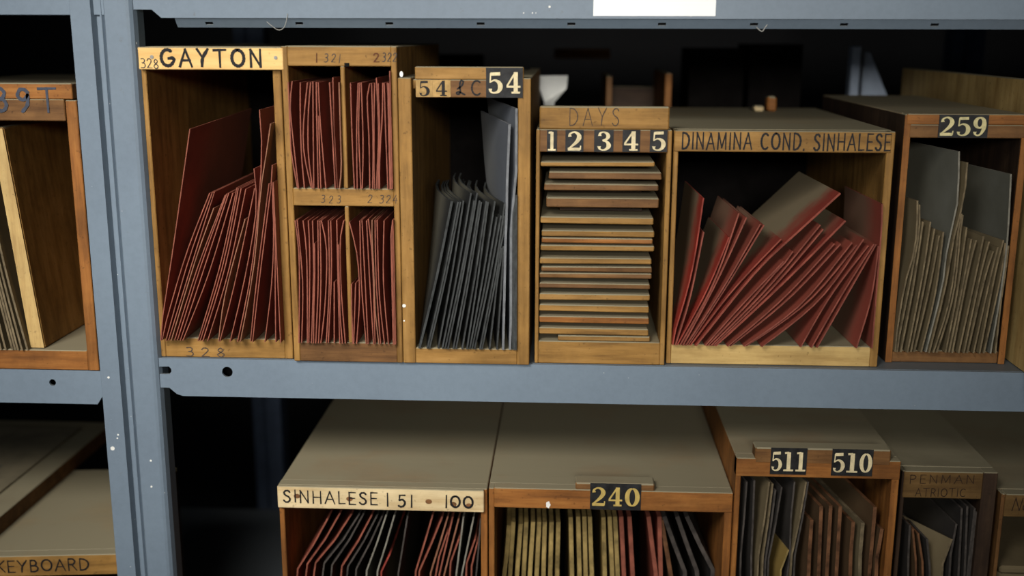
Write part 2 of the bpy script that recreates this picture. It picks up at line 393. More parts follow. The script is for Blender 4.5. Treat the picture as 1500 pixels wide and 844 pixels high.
# ================================================================ SETTING
def struct(name, x0, x1, y0, y1, z0, z1, mat):
    o = board(name, None, x0, x1, y0, y1, z0, z1, mat, 0); o['kind'] = 'structure'; return o
FLOORM = plain('concrete_floor', (70, 68, 66), .9, .15, 4)
WALLM = plain('dim_plaster', (26, 26, 27), .95, .1, 3)
struct('floor', -3, 3, -4, 2.4, -.1, 0, FLOORM)
struct('wall_back', -3, 3, 2.3, 2.4, 0, 2.9, WALLM)

# ---------------------------------------------------------------- steel shelving
ZS = CZ-.3027        # top of the middle shelf, right-hand bay
ZSL = P(70, 541, 0).z   # left-hand bay
ZB = CZ-.742         # lower shelf
shelf = thing('steel_shelving', 'blue-grey enamelled steel shelving with folded upright holding all the wooden boxes', 'shelving', (-.42, 0, 0))
XL, XR = -1.15, 1.0
xa, xb = P(129, 340, -.004).x, P(219, 340, -.004).x
def pxx(px): return P(px, 340, -.004).x
post = [(pxx(129), .018), (pxx(129), -.003), (pxx(130), -.004), (pxx(158.5), -.004), (pxx(162), .003), (pxx(167.5), .003), (pxx(169), -.0005), (pxx(171), -.0005),
        (pxx(173), .002), (pxx(178), -.004), (pxx(208), -.004), (pxx(212), -.0032), (pxx(216), -.001), (pxx(219), .004), (pxx(219.5), .018)]
o = extr_z('upright', shelf, post, 0, 2.3, STEEL)
# beams of the right-hand bay
zt = ZS-.0006; zbm = P(700, 588, 0).z-.0002
c = P(333, 545, 0)
hole = [(c.x+.0052*math.cos(t*math.pi/8), c.z+.0052*math.sin(t*math.pi/8)) for t in range(16)]
s0, s1 = P(228, 543, 0), P(251, 543, 0)
slot = [(s0.x, s0.z-.0035), (s1.x-.002, s1.z-.0035), (s1.x, s1.z-.001), (s1.x, s1.z+.0015), (s1.x-.002, s1.z+.004), (s0.x, s0.z+.004)]
q0, q1 = P(248, 568, 0), P(268, 577, 0)
plate('beam', shelf, [(P(215, 540, 0).x, zt), (XR, zt), (XR, zbm), (q1.x, zbm), (q1.x-.006, zbm+.002), (q0.x, q0.z), (P(215, 540, 0).x, q0.z)], [hole, slot], 0, .0025, STEEL)
extr_x('beam_flange', shelf, [(.0025, zbm), (.0025, zbm+.002), (.03, zbm+.002), (.03, zbm)], q1.x+.002, XR, STEEL)
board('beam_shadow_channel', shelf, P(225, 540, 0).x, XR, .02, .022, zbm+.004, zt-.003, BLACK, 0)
board('shelf_panel', shelf, xb+.001, XR, .0027, .62, ZS-.0025, ZS-.0004, STEEL, 0)
# left-hand bay
zbl = P(100, 591.5, 0).z
c = P(77, 560.5, 0)
hole = [(c.x+.0034*math.cos(t*math.pi/6), c.z+.0034*math.sin(t*math.pi/6)) for t in range(12)]
n0 = P(152, 582, 0)
plate('beam', shelf, [(XL, ZSL-.0006), (P(165, 560, 0).x, ZSL-.0006), (P(165, 560, 0).x, n0.z), (n0.x-.002, n0.z), (P(143, 591, 0).x, zbl), (XL, zbl)], [hole], 0, .0025, STEEL)
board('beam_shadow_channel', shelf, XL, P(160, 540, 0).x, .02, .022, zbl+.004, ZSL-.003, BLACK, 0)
extr_x('beam_flange', shelf, [(.0025, zbl), (.0025, zbl+.002), (.03, zbl+.002), (.03, zbl)], XL, P(140, 590, 0).x, STEEL)
board('shelf_panel', shelf, XL, xa-.001, .0027, .62, ZSL-.0025, ZSL-.0004, STEEL, 0)
# upper shelf beams with the tucked-in lower lip and its row of slots
zu = P(700, 27, 0).z; zul = P(60, 22, 0).z
c0 = P(222, 14, 0); c1 = P(236, 24, 0)
plate('beam', shelf, [(P(185, 14, 0).x, zu+.055), (XR, zu+.055), (XR, zu), (c1.x, zu), (c0.x, c0.z), (P(185, 14, 0).x, c0.z)], [], 0, .0025, STEEL)
lipx0 = P(255, 30, 0).x
lip_y0, lip_y1 = .0025, .010; lz0, lz1 = zu+.0005, zu-.0075
def lip(x0, x1, slots):
    bm = bmesh.new()
    xs = [x0]
    for s in sorted(slots): xs += [s-.0035, s+.0035]
    xs.append(x1)
    rows = [(0, .38), (.38, .72), (.72, 1)]
    for i in range(len(xs)-1):
        for k, (a, b) in enumerate(rows):
            if i % 2 == 1 and k == 1: continue
            pts = []
            for (x, t) in ((xs[i], a), (xs[i+1], a), (xs[i+1], b), (xs[i], b)):
                pts.append((x, lip_y0+(lip_y1-lip_y0)*t, lz0+(lz1-lz0)*t))
            v = [bm.verts.new(p) for p in pts]; bm.faces.new(v)
    bmesh.ops.remove_doubles(bm, verts=bm.verts, dist=1e-6)
    r = bmesh.ops.solidify(bm, geom=list(bm.faces), thickness=.0012)
    return link('beam_lip', bm, STEEL, shelf)
lip(lipx0, XR, [P(p, 31, .005).x for p in (306, 438, 570, 704, 837, 970, 1105, 1237, 1370)])
board('beam', shelf, XL, P(160, 10, 0).x, 0, .0025, zul, zul+.055, STEEL, .0005)
board('shelf_panel', shelf, xb+.001, XR, .0027, .62, zu+.045, zu+.047, STEEL, 0)
board('shelf_panel', shelf, XL, xa-.001, .0027, .62, zul+.045, zul+.047, STEEL, 0)
board('beam', shelf, xb-.003, XR, .0, .0025, ZB-.037, ZB-.0006, STEEL, .0005)
board('beam', shelf, XL, xa+.003, .0, .0025, ZB-.037, ZB-.0006, STEEL, .0005)
board('shelf_panel', shelf, XL, XR, .0027, .62, ZB-.0025, ZB-.0004, STEEL, 0)
# rear uprights
for px, py in ((395, 700), (1418, 90)):
    x = P(px, py, .62).x
    extr_z('rear_upright', shelf, [(x-.022, .66), (x-.022, .622), (x-.006, .622), (x-.004, .628), (x+.004, .628), (x+.006, .622), (x+.022, .622), (x+.022, .66)], 0, 2.3, SHADESTEEL)
# white label on the upper beam
l0, l1 = P(869, 23, -.0006), P(1048, 23, -.0006)
bm = bmesh.new(); add_box(bm, l0.x, l1.x, -.0008, 0, l0.z-.0002, l0.z+.033, .0)
o = link('label_strip', bm, WHITE, shelf); o['label'] = 'blank white label on the upper beam'
# paint flecks on the beams
for px, py, r in ((805, 10, .0011), (767, 19, .0006), (780, 19, .0006), (785, 19, .0005), (1012, 24, .0005)):
    p = P(px, py, 0); disc('paint_fleck', shelf, (p.x, p.z), r, 0, .0002, PAINT, 7)
for px, py, r in ((159, 553, .0012), (173, 637, .0010), (172, 642, .0008), (221, 675, .0011), (222, 713, .0011), (165, 657, .0022)):
    p = P(px, py, -.004); disc('paint_fleck', shelf, (p.x, p.z), r, -.004, .0002, PAINT, 7)

# ---------------------------------------------------------------- wooden boxes
DEP = .33
def crate(label, x0, x1, z0, z1, Y, W_, tl, tr, tf, head_h=None, head_mat=None, head_x=None, dep=DEP, top=True, back=True, group='open-fronted wooden boxes', floor_mat=None, top_inset=0.0, side_top=None):
    """open-fronted box: side panels tl, tr thick, floor tf thick, header rail of height head_h"""
    b = thing('wooden_box', label, 'box', ((x0+x1)/2, Y, z0), group)
    st = side_top if side_top is not None else z1
    board('side_panel', b, x0, x0+tl, Y, Y+dep, z0, st, W_['v'])
    board('side_panel', b, x1-tr, x1, Y, Y+dep, z0, st, W_['v'])
    board('floor_panel', b, x0+tl, x1-tr, Y+.0005, Y+dep, z0, z0+tf, (floor_mat or W_)['h'])
    if top: board('top_panel', b, *((x0+.0002, x1-.0002) if side_top is None else (x0+tl*.99, x1-tr*.99)), Y+.0122, Y+dep, z1-.008-top_inset, z1-top_inset+.0004, W_['h'])
    if back: board('back_panel', b, x0+tl, x1-tr, Y+dep-.006, Y+dep, z0+tf, z1-.008-top_inset, SOOT_BLACK_SHADE)  # back coloured near-black to stand in for deep shade
    b['x0'] = x0+tl; b['x1'] = x1-tr; b['zf'] = z0+tf; b['yf'] = Y
    if head_h:
        hx0, hx1 = head_x or (x0+tl, x1-tr)
        board('header_rail', b, hx0, hx1, Y, Y+.012, z1-head_h, z1, (head_mat or W_)['h'])
    return b
def zf_at(py, px, Y): return P(px, py, Y).z

# --- box 328
Y1 = -.001
x0, x1 = max(P(231, 520, Y1).x, xb+.0006), P(428, 522, Y1).x
ztop = P(310, 69, Y1).z
b328 = crate('honey wood box numbered 328 with a bright pale header board, leftmost in the right-hand bay', x0, x1, ZS, ztop, Y1+.003, HONEY, .0045, .0075, P(320, 497, Y1).z-ZS)
hz = P(310, 102, Y1).z
board('header_rail', b328, x0+.005, x1-.008, Y1+.0032, Y1+.0152, hz+.001, ztop-.0004, HONEY['h'])
h = board('name_plate', b328, P(204.5, 80, Y1).x, P(417, 80, Y1).x, Y1-.004, Y1+.003, hz, ztop, PALE['h'], label='pale clean header board with painted lettering')
Yt = Y1-.004
lettering('GAYTON', h, P(236, 96.5, Yt), P(384, 97.5, Yt), P(236, 72, Yt).z-P(236, 96.5, Yt).z, Yt, BLACKINK, .2, track=.28)
lettering('328', h, P(206, 99, Yt), P(233, 100.5, Yt), .0085, Yt, PENCIL, .1, track=.1)
for px, py in ((222.5, 83.5), (404, 84.5)):
    p = P(px, py, Yt); disc('screw', h, (p.x, p.z), .0017, Yt, .0006, SCREW, 10)
fl = [c for c in b328.children if c.name.startswith('floor_panel')][0]
lettering('328', fl, P(272, 522, Y1+.003), P(330, 523, Y1+.003), .009, Y1+.0035, GREYINK, .12, track=.45)

# --- box 321-324 with four compartments
Y2 = -.005
x0, x1 = P(431, 528, Y2).x, P(590, 530, Y2).x
zt2 = P(505, 68, Y2).z
bq = crate('four-compartment wooden box marked 321 and 322 beside the box numbered 328', x0, x1, ZS, zt2, Y2, HONEY, .0058, .0052, P(510, 502, Y2).z-ZS, P(505, 68, Y2).z-P(505, 97, Y2).z, HONEY, floor_mat=BROWN)
zm0, zm1 = P(500, 302, Y2).z, P(500, 276, Y2).z
sh = board('mid_shelf', bq, x0+.0058, x1-.0052, Y2, Y2+DEP-.01, zm0, zm1, HONEY['h'])
xd0, xd1 = P(505, 300, Y2).x, P(511, 300, Y2).x
board('divider', bq, xd0, xd1, Y2-.0012, Y2+DEP-.01, zm1, P(505, 97, Y2).z, HONEY['v'])
board('divider', bq, xd0, xd1, Y2-.0012, Y2+DEP-.01, ZS+(P(510, 502, Y2).z-ZS), zm0, HONEY['v'])
hd = [c for c in bq.children if c.name.startswith('header_rail')][0]
p = P(508, 94, Y2); board('notch_gap', bq, p.x-.002, p.x+.0022, Y2-.0013, Y2+.001, p.z-.002, p.z+.0012, BLACK, 0)
lettering('321', hd, P(474, 91, Y2), P(498, 92, Y2), .0075, Y2, PENCIL, .1, track=.35, slant=.15)
lettering('322', hd, P(559, 90, Y2), P(581, 91, Y2), .0078, Y2, PENCIL, .1, track=.2, slant=.15)
lettering('1', hd, P(462, 91, Y2), P(466, 91, Y2), .0075, Y2, DBROWNINK, .2)
lettering('2', hd, P(547, 91, Y2), P(556, 91, Y2), .0078, Y2, DBROWNINK, .16)
lettering('323', sh, P(470, 297, Y2), P(499, 298, Y2), .007, Y2, GREYINK, .1, track=.5, slant=.15)
lettering('2 324', sh, P(538, 297, Y2), P(582, 298, Y2), .0075, Y2, GREYINK, .1, track=.25, slant=.15)
p = P(586, 107, Y2); disc('paint_fleck', bq, (p.x+.0012, p.z-.001), .0028, Y2, .0003, PAINT, 7, .6)

# --- box 54
Y3 = -.005
x0, x1 = P(591, 532, Y3).x, P(775, 530, Y3).x
t54 = P(609, 400, Y3).x-P(590.5, 400, Y3).x
zt3 = P(690, 98, Y3).z; zs3 = P(600, 114, Y3).z
b54 = crate('thick-sided wooden box with large cream numeral 54 on black paper', x0, x1, ZS, zt3, Y3, HONEY, t54, t54*.97, P(690, 511, Y3).z-ZS, side_top=zs3, top_inset=.012)
z_l, z_m = P(690, 143, Y3).z, P(690, 116.5, Y3).z
xh0, xh1 = P(608, 110, Y3).x, P(767, 110, Y3).x
board('header_strip', b54, xh0, xh1, Y3-.001, Y3+.012, z_m, zt3, HONEY['h'])
hr = board('header_rail', b54, xh0+.0003, xh1-.001, Y3-.0005, Y3+.012, z_l, z_m-.0002, BROWN['h'])
tile(b54, '54', 712, 99.5, 766, 143, Y3-.0013, margin=(.08, .14))
tile(b54, '5', 609.5, 117, 633.5, 142, Y3-.0008, TILETAN, BLACKINK, (.03, .05))
tile(b54, '4', 634, 117, 660, 142, Y3-.0008, TILETAN, BLACKINK, (.03, .05))
lettering('lC', hr, P(668, 139, Y3), P(705, 139, Y3), .013, Y3-.0006, BLACKINK, .12, track=.35)
for px, py, r in ((592, 448, .0018), (592, 470, .0008)):
    p = P(px, py, Y3); disc('paint_fleck', b54, (p.x, p.z), r, Y3, .0003, PAINT, 7)

# --- box 1 2 3 4 5
Y4 = .002
x0, x1 = P(783, 530, Y4).x, P(973, 532, Y4).x
zt4 = P(885, 190, Y4).z
bday = crate('narrow-sided wooden box numbered 1 2 3 4 5, full of stacked boards', x0, x1, ZS, zt4, Y4, HONEY, .0035, .0045, P(880, 501, Y4).z-ZS, floor_mat=HONEY)
z_l = P(885, 223, Y4).z
xh0, xh1 = P(790.5, 200, Y4).x, P(979, 200, Y4).x
hr = board('header_rail', bday, xh0, xh1, Y4-.0012, Y4+.012, z_l, zt4, BROWN['h'])
hs = board('upper_board', bday, P(790.5, 170, Y4).x, P(980.5, 170, Y4).x, Y4-.0018, Y4+.010, zt4+.0002, P(885, 156, Y4).z, HONEY['h'], .0012)
lettering('DAYS', hs, P(833, 183, Y4), P(907, 184, Y4), .0155, Y4-.0020, GREYINK, .06, track=.35)
for d, a, b_ in (('1', 801, 816), ('2', 828, 855), ('3', 870, 899), ('4', 911.5, 938), ('5', 951.5, 978)):
    tile(bday, d, a, 190.5, b_, 222.5, Y4-.0016, margin=(.04, .06))
# matrix boards
boards = [(792, 959, 237, 244, 'tan', HONEY), (804, 969, 252, 263, 'greyish brown', BROWN), (797, 964, 270, 279.5, 'brown', BROWN), (800, 965, 290, 304, 'thick dark brown', BROWN),
 (792, 957, 318, 328, 'tan', HONEY), (793, 959, 338, 347, 'brown-edged', HONEY), (793, 956, 349, 357, 'tilted orange', ORANGE), (792, 958, 360, 368, 'tan', HONEY),
 (791, 954, 378, 387, 'tan', HONEY), (793, 955, 391, 399, 'brown', BROWN), (790, 954, 400.5, 408, 'thin brown', BROWN), (788, 952, 415, 423, 'reddish brown', BROWN),
 (788, 952, 431, 440, 'tan', HONEY), (788, 951, 447, 457, 'tan', HONEY), (788, 951, 464, 474, 'orange-stained', ORANGE), (789, 950, 481, 490.5, 'tan', HONEY), (817, 952, 493, 500.5, 'short tan', HONEY)]
ORD = ['first', 'second', 'third', 'fourth', 'fifth', 'sixth', 'seventh', 'eighth', 'ninth', 'tenth', 'eleventh', 'twelfth', 'thirteenth', 'fourteenth', 'fifteenth', 'sixteenth', 'seventeenth', 'eighteenth', 'nineteenth', 'twentieth', 'twenty-first', 'twenty-second', 'twenty-third', 'twenty-fourth', 'twenty-fifth', 'twenty-sixth', 'twenty-seventh', 'twenty-eighth', 'twenty-ninth', 'thirtieth']
yb = Y4+.002
prevz = bday['zf']
info = []
for i in range(len(boards)-1, -1, -1):
    a, b_, y0, y1, d, mt = boards[i]
    za = P((a+b_)/2, y1, yb).z; zb_ = P((a+b_)/2, y0, yb).z
    xx0 = max(P(a, (y0+y1)/2, yb).x, bday['x0']+.0004); xx1 = min(P(b_, (y0+y1)/2, yb).x, bday['x1']-.0004)
    if i == len(boards)-1: za = prevz
    za = max(za, prevz+.0002)
    t = thing('matrix_board', '%s wooden board, %s from top in the box numbered 1 to 5' % (d, ORD[i]), 'board', ((xx0+xx1)/2, yb, za), 'boards stacked in the box numbered 1 to 5')
    o = board('plank', t, xx0, xx1, yb, yb+.20, za, zb_, mt['h'], .0008, .0004)
    if za-prevz > .0012: board('spacer_block', t, xx0+.012, xx1-.012, yb+.035, yb+.19, prevz+.0001, za-.0001, DARKW['h'])
    prevz = zb_

# --- box with long lettered header (cards heaped to the right)
Y5 = .008
x0, x1 = P(975.5, 532, Y5).x, P(1285, 534, Y5).x
zt5 = P(1150, 192, Y5).z; z_l = P(1150, 223, Y5).z
bdin = crate('wide wooden box with long hand-lettered header and leaning red cards', x0, x1, ZS, zt5, Y5, HONEY, .0045, .007, P(1130, 506, Y5).z-ZS, floor_mat=TAN)
hr = board('header_rail', bdin, P(988, 200, Y5).x, P(1306, 205, Y5).x, Y5-.001, Y5+.012, z_l, zt5, HONEY['h'])
lettering('DINAMINA COND. SINHALESE', hr, P(998, 218, Y5), P(1303, 220.5, Y5), .0145, Y5-.0011, BLACKINK, .13, track=.22)

# --- box 259
Y6 = .026
x0, x1 = P(1296, 530, Y6).x, P(1470, 533, Y6).x
zt6 = P(1410, 168, Y6).z; z_l = P(1410, 202, Y6).z
b259 = crate('wooden box numbered 259 with brown paper cards, right of the long lettered box', x0, x1, ZS, zt6, Y6, ORANGE, .006, .006, P(1380, 514, Y6).z-ZS, floor_mat=BROWN)
zmm = P(1410, 182.5, Y6).z
for c_ in [c for c in b259.children if c.name.startswith('side_panel')]: c_.data.materials[0] = DARKW['v']  # sides coloured dark to paint in the shade between neighbouring boxes
for xx in (x0, x1-.006): board('unshaded_edge', b259, xx, xx+.006, Y6-.0016, Y6-.0001, ZS, zt6-.0004, ORANGE['v'], .0003)  # added strips keep the front edges orange, free of the painted shade
xh0 = P(1327, 185, Y6).x; xh1 = x1
board('header_strip', b259, xh0, xh1, Y6-.0022, Y6+.012, zmm, zt6+.0006, ORANGE['h'])
board('header_rail', b259, xh0+.003, xh1, Y6-.0018, Y6+.012, z_l, zmm-.0002, BROWN['h'])
tile(b259, '259', 1373.5, 168.5, 1449, 201.5, Y6-.0025, nummat=plain('aged_numeral', (206, 194, 140), .6, .2, 120), margin=(.03, .08))

# --- tall box jutting out at the far right edge
xs = .4265
pb = PXp(1322, 108, xs)
Y7 = -.09
ztt = PXp(1500, 116, xs).z
bright = crate('tall plain tan wooden box jutting forward at the right edge of the middle shelf', xs, xs+.20, ZS, ztt, Y7, TAN, .009, .009, .014, .03, dep=pb.y-Y7, top=False)
p = PXp(1494, 527, xs)

# --- left box 39T
Y8 = P(70, 541, 0).y-.002
x1 = P(145, 541, Y8).x; x0 = x1-.21
zt8 = P(50, 122, Y8).z; zst = P(100, 147, Y8).z
b39 = crate('orange-brown wooden box marked 39T left of the steel upright', x0, x1, ZSL, zt8, Y8, ORANGE, .011, .0105, P(60, 513, Y8).z-ZSL, floor_mat=ORANGE, side_top=zst, top_inset=.004)
zmm = P(50, 145, Y8).z; z_l = P(50, 177, Y8).z
hs = board('header_strip', b39, x0, P(106, 135, Y8).x, Y8-.0005, Y8+.014, zmm, zt8, ORANGE['h'])
hr = board('header_rail', b39, x0+.003, P(95, 160, Y8).x, Y8-.0003, Y8+.014, z_l, zmm-.0002, BROWN['h'])
Yt = Y8-.0007
hgt = P(0, 130, Yt).z-P(0, 164, Yt).z
lettering('39T', hr, P(-8, 163, Yt), P(84, 164, Yt), hgt, Yt, plain('blue_black_ink', (52, 58, 72), .6, .2, 200), .15, track=.34)

# ================================================================ LOWER SHELF BOXES
Y9 = 0.0
# box Sinhalese 51-100
x0, x1 = P(406, 713, Y9).x, P(713.5, 728, Y9).x
zt9 = P(560, 716, Y9).z
bsin = crate('wooden box with cream hand-lettered plate reading 51 to 100 on the lower shelf', x0, x1, ZB, zt9, Y9+.004, ORANGE, .005, .0065, .014)
zA, zB_ = P(560, 747, Y9).z, zt9+.0006
board('header_rail', bsin, x0, x1, Y9+.0035, Y9+.0164, zA, zt9+.0007, ORANGE['h'])
h = board('name_plate', bsin, P(407, 730, Y9).x, P(709, 730, Y9).x, Y9-.001, Y9+.004, zA, zB_, CREAM['h'], label='cream header plate with black lettering')
Yt = Y9-.001
lettering('SINHALESE', h, P(415, 735, Yt), P(553, 740, Yt), .0125, Yt, BLACKINK, .15, track=.24)
lettering('I', h, P(566, 741.5, Yt), P(570, 741.5, Yt), .0135, Yt, BLACKINK, .15)
lettering('51', h, P(583, 742, Yt), P(605, 743, Yt), .0125, Yt, BLACKINK, .17, track=.3)
lettering('100', h, P(651, 743.5, Yt), P(694, 745, Yt), .0125, Yt, BLACKINK, .17, track=.1)
for px, py in ((435, 727), (512, 731), (628, 735), (664, 739), (687, 741)):
    p = P(px, py, Yt); disc('knot', h, (p.x, p.z), .0026, Yt, .0001, KNOT, 9, 1.3)
# box 240
x0, x1 = P(716, 722, Y9).x, P(1074, 726, Y9).x
zt10 = P(895, 719, Y9).z; z_l = P(895, 747, Y9).z
b240 = crate('orange-edged wooden box numbered 240 on the lower shelf', x0, x1, ZB, zt10, Y9, ORANGE, .0055, .0075, .014)
hr = board('header_rail', b240, x0+.0052, x1-.0002, Y9-.0008, Y9+.012, z_l, zt10+.0007, ORANGE['h'])
a, b_ = P(843, 710, Y9), P(959, 710, Y9)
board('raised_block', b240, a.x, b_.x, Y9-.0006, Y9+.018, zt10+.0002, P(895, 708, Y9).z, BROWN['h'], .0012)
tile(b240, '240', 864, 709.5, 939.5, 746, Y9-.0011, nummat=NUMYEL, margin=(.06, .14))
p0 = P(803, 739, Y9); disc('paint_fleck', hr, (p0.x, p0.z), .004, Y9-.0008, .0002, PAINT, 5, .6)
# box 511 510
Y11 = -.004
x0, x1 = P(1079, 674, Y11).x, P(1320, 674, Y11).x
zt11 = P(1200, 674, Y11).z; z_l = P(1200, 700, Y11).z
b511 = crate('taller orange-brown wooden box numbered 511 and 510 on the lower shelf', x0, x1, ZB, zt11, Y11, ORANGE, .005, .007, .014)
hr = board('header_rail', b511, x0, x1, Y11-.0008, Y11+.012, z_l, zt11+.0007, ORANGE['h'])
board('raised_block', b511, P(1106, 665, Y11).x, P(1305, 665, Y11).x, Y11-.0012, Y11+.016, zt11-.004, P(1200, 657, Y11).z, BROWN['h'], .0012)
tile(b511, '511', 1127.5, 657, 1183, 694.5, Y11-.0016, margin=(.03, .13))
tile(b511, '510', 1217, 659, 1280, 696.5, Y11-.0016, margin=(.03, .13))
# dim box with two lines of lettering
Y12 = .012
x0, x1 = P(1321, 700, Y12).x, P(1462, 700, Y12).x
zt12 = P(1380, 691, Y12).z; z_l = P(1380, 730, Y12).z
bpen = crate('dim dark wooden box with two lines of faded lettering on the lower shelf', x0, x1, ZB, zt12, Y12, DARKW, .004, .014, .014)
hr = board('header_rail', bpen, P(1324, 700, Y12).x, P(1440, 700, Y12).x, Y12-.0008, Y12+.012, z_l, zt12, DIMMED['h'])
Yt = Y12-.0009
lettering('PENMAN', hr, P(1332, 708, Yt), P(1427, 708.5, Yt), .0085, Yt, AGEDINK, .1, track=.28)
lettering('ATRIOTIC', hr, P(1340, 727, Yt), P(1414, 727.5, Yt), .0082, Yt, AGEDINK, .1, track=.2)
# last box at the right edge, lower shelf
x0 = P(1466, 740, Y12).x; x1 = x0+.16
zt13 = P(1485, 724, Y12).z; z_l = P(1485, 757, Y12).z
bnw = crate('dim wooden box cut off by the right edge on the lower shelf', x0, x1, ZB, zt13, Y12, BROWN, .0035, .006, .014)
hr = board('header_rail', bnw, x0+.0035, x1-.006, Y12-.0008, Y12+.012, z_l, zt13, DIMMED['h'])
lettering('No', hr, P(1481, 748, Yt), P(1506, 748, Yt), .013, Yt, AGEDINK, .08, track=.1, slant=.2)
# keyboard box left
Y14 = .0
x1 = P(178, 826, Y14).x; x0 = x1-.235
zt14 = P(90, 822, Y14).z
bkey = crate('tan wooden box lettered KEYBOARD at the lower left behind the upright', x0, x1, ZB, zt14, Y14, HONEY, .006, .006, .014, dep=.23)
bkey.rotation_euler.z = math.radians(6); bkey.location.y += .006; bkey.location.x -= .005
for c_ in [c for c in bkey.children if c.name.startswith('side_panel')][1:]: c_.data.materials[0] = DARKW['v']  # right side coloured dark to stand in for its shade
hr = board('header_rail', bkey, x0, x1-.005, Y14-.0008, Y14+.012, zt14-.022, zt14+.0007, HONEY['h'])
lettering('KEYBOARD', hr, P(-1, 842, Y14), P(130, 844, Y14), .0125, Y14-.0009, BLACKINK, .14, track=.16)
# shallow wooden tray lying askew on it, with a framed sheet on top
def onplane(px, py, z):
    d = fw + rr*((px-750)/F) - uu*((py-422)/F); t = (z-CZ)/d.z
    return Vector((d.x*t, d.y*t-1, z))
def askew(name, label, cat, A, B, wdt, z0, z1, mat, parent=None):
    """slab whose right-hand edge runs A->B, extending to its left"""
    t = (B-A).normalized(); n = Vector((-t.y, t.x, 0))
    bm = bmesh.new(); q = [A, B, B+n*wdt, A+n*wdt]
    lo = [bm.verts.new((p.x, p.y, z0)) for p in q]; hi = [bm.verts.new((p.x, p.y, z1)) for p in q]
    bm.faces.new(lo); bm.faces.new(hi)
    for i in range(4): bm.faces.new((lo[i], lo[(i+1) % 4], hi[(i+1) % 4], hi[i]))
    bmesh.ops.recalc_face_normals(bm, faces=bm.faces); bmesh.ops.bevel(bm, geom=list(bm.edges), offset=.0006, segments=1, affect='EDGES')
    o = link(name, bm, mat, parent, origin=A)
    if label: o['label'] = label
    if cat: o['category'] = cat
    return o, t, n
zk = zt14+.0004
A = onplane(-60, 836, zk); B = onplane(158, 646, zk)
B = A+(B-A)*1.05
tray, t, n = askew('wooden_tray', 'shallow dusty brown wooden tray lying askew on the KEYBOARD box', 'tray', A, B, .17, zk, zk+.019, BROWN['h'])
A2 = A+n*.030+t*.03; B2 = A+n*.030+(B-A)*.93
A2.z = B2.z = zk+.0192
fr, t2, n2 = askew('picture_sheet', 'dusty grey sheet with reddish marks lying on the askew wooden tray', 'sheet', A2, B2, .12, zk+.0192, zk+.0215, plain('dusty_sheet', (118, 108, 84), .9, .2, 20))
for k, (u0_, u1_, v0_, v1_, mt) in enumerate(((.10, .19, .035, .09, PGREY[0]), (.112, .178, .045, .08, DRED[0]), (.03, .06, .01, .08, DRED[0]))):
    bm = bmesh.new(); zz = zk+.02165+k*.0002
    vs = [bm.verts.new((A2+t2*a+n2*b)[:2]+(zz,)) for a, b in ((u0_, v0_), (u1_, v0_), (u1_, v1_), (u0_, v1_))]
    bm.faces.new(vs); link('printed_patch', bm, mt, fr)

# ================================================================ CARDS
def resamp(pts, n):
    pts = crom(pts, 6) if len(pts) > 2 else [tuple(pts[0]), tuple(pts[1])]
    d = [0]
    for i in range(1, len(pts)): d.append(d[-1]+math.dist(pts[i], pts[i-1]))
    out = []; j = 0
    for k in range(n):
        s = d[-1]*k/(n-1)
        while j < len(d)-2 and d[j+1] < s: j += 1
        t = (s-d[j])/max(1e-9, d[j+1]-d[j]); out.append([pts[j][i]+(pts[j+1][i]-pts[j][i])*t for i in range(2)])
    return out
def xat(pr, z):
    if z < pr[0][1]-1e-6 or z > pr[-1][1]+1e-6: return None
    for a, b in zip(pr, pr[1:]):
        if a[1] <= z <= b[1]+1e-9: return a[0]+(b[0]-a[0])*(z-a[1])/max(1e-9, b[1]-a[1])
    return None
def make_card(name, prof, y, depth, th, mats, bend=None, drop=0.0, lab=None, cat='card', group=None, lim=None):
    """prof: [(x,z)] bottom to top; sheet centred on prof, extruded backwards in y"""
    n = len(prof); bend = bend or (lambda u, v: 0.0); NV = 5
    bm = bmesh.new(); Lg = []; Rg = []
    for j in range(NV):
        v = j/(NV-1); L = []; R = []
        for i, (x, z) in enumerate(prof):
            a = prof[max(0, i-1)]; b = prof[min(n-1, i+1)]
            t = Vector((b[0]-a[0], b[1]-a[1])).normalized(); nx, nz = t.y, -t.x
            u = i/(n-1); dx = bend(u, v) if v else 0.0
            if lim: dx = min(max(dx, min(0, lim[0]+th-x)), max(0, lim[1]-th-x))
            zz = z-drop*v*u
            L.append(bm.verts.new((x-nx*th/2+dx, y+depth*v, max(zz-nz*th/2, prof[0][1]) if i == 0 else zz-nz*th/2)))
            R.append(bm.verts.new((x+nx*th/2+dx, y+depth*v, max(zz+nz*th/2, prof[0][1]) if i == 0 else zz+nz*th/2)))
        Lg.append(L); Rg.append(R)
    def f(vs, m):
        try: fc = bm.faces.new(vs); fc.material_index = m; fc.smooth = (m == 0)
        except ValueError: pass
    for j in range(NV-1):
        for i in range(n-1):
            f((Lg[j][i], Lg[j+1][i], Lg[j+1][i+1], Lg[j][i+1]), 0)
            f((Rg[j][i], Rg[j][i+1], Rg[j+1][i+1], Rg[j+1][i]), 0)
        f((Lg[j][0], Rg[j][0], Rg[j+1][0], Lg[j+1][0]), 1)
        f((Lg[j][-1], Lg[j+1][-1], Rg[j+1][-1], Rg[j][-1]), 1)
    for i in range(n-1):
        f((Lg[0][i], Lg[0][i+1], Rg[0][i+1], Rg[0][i]), 1)
        f((Lg[-1][i], Rg[-1][i], Rg[-1][i+1], Lg[-1][i+1]), 1)
    me_edges = [e for e in bm.edges if len(e.link_faces) == 2 and e.link_faces[0].material_index != e.link_faces[1].material_index]
    for e in me_edges: e.smooth = False
    o = link(name, bm, list(mats), None, origin=(prof[0][0], y, prof[0][1]))
    if lab: o['label'] = lab
    o['category'] = cat
    if group: o['group'] = group
    return o
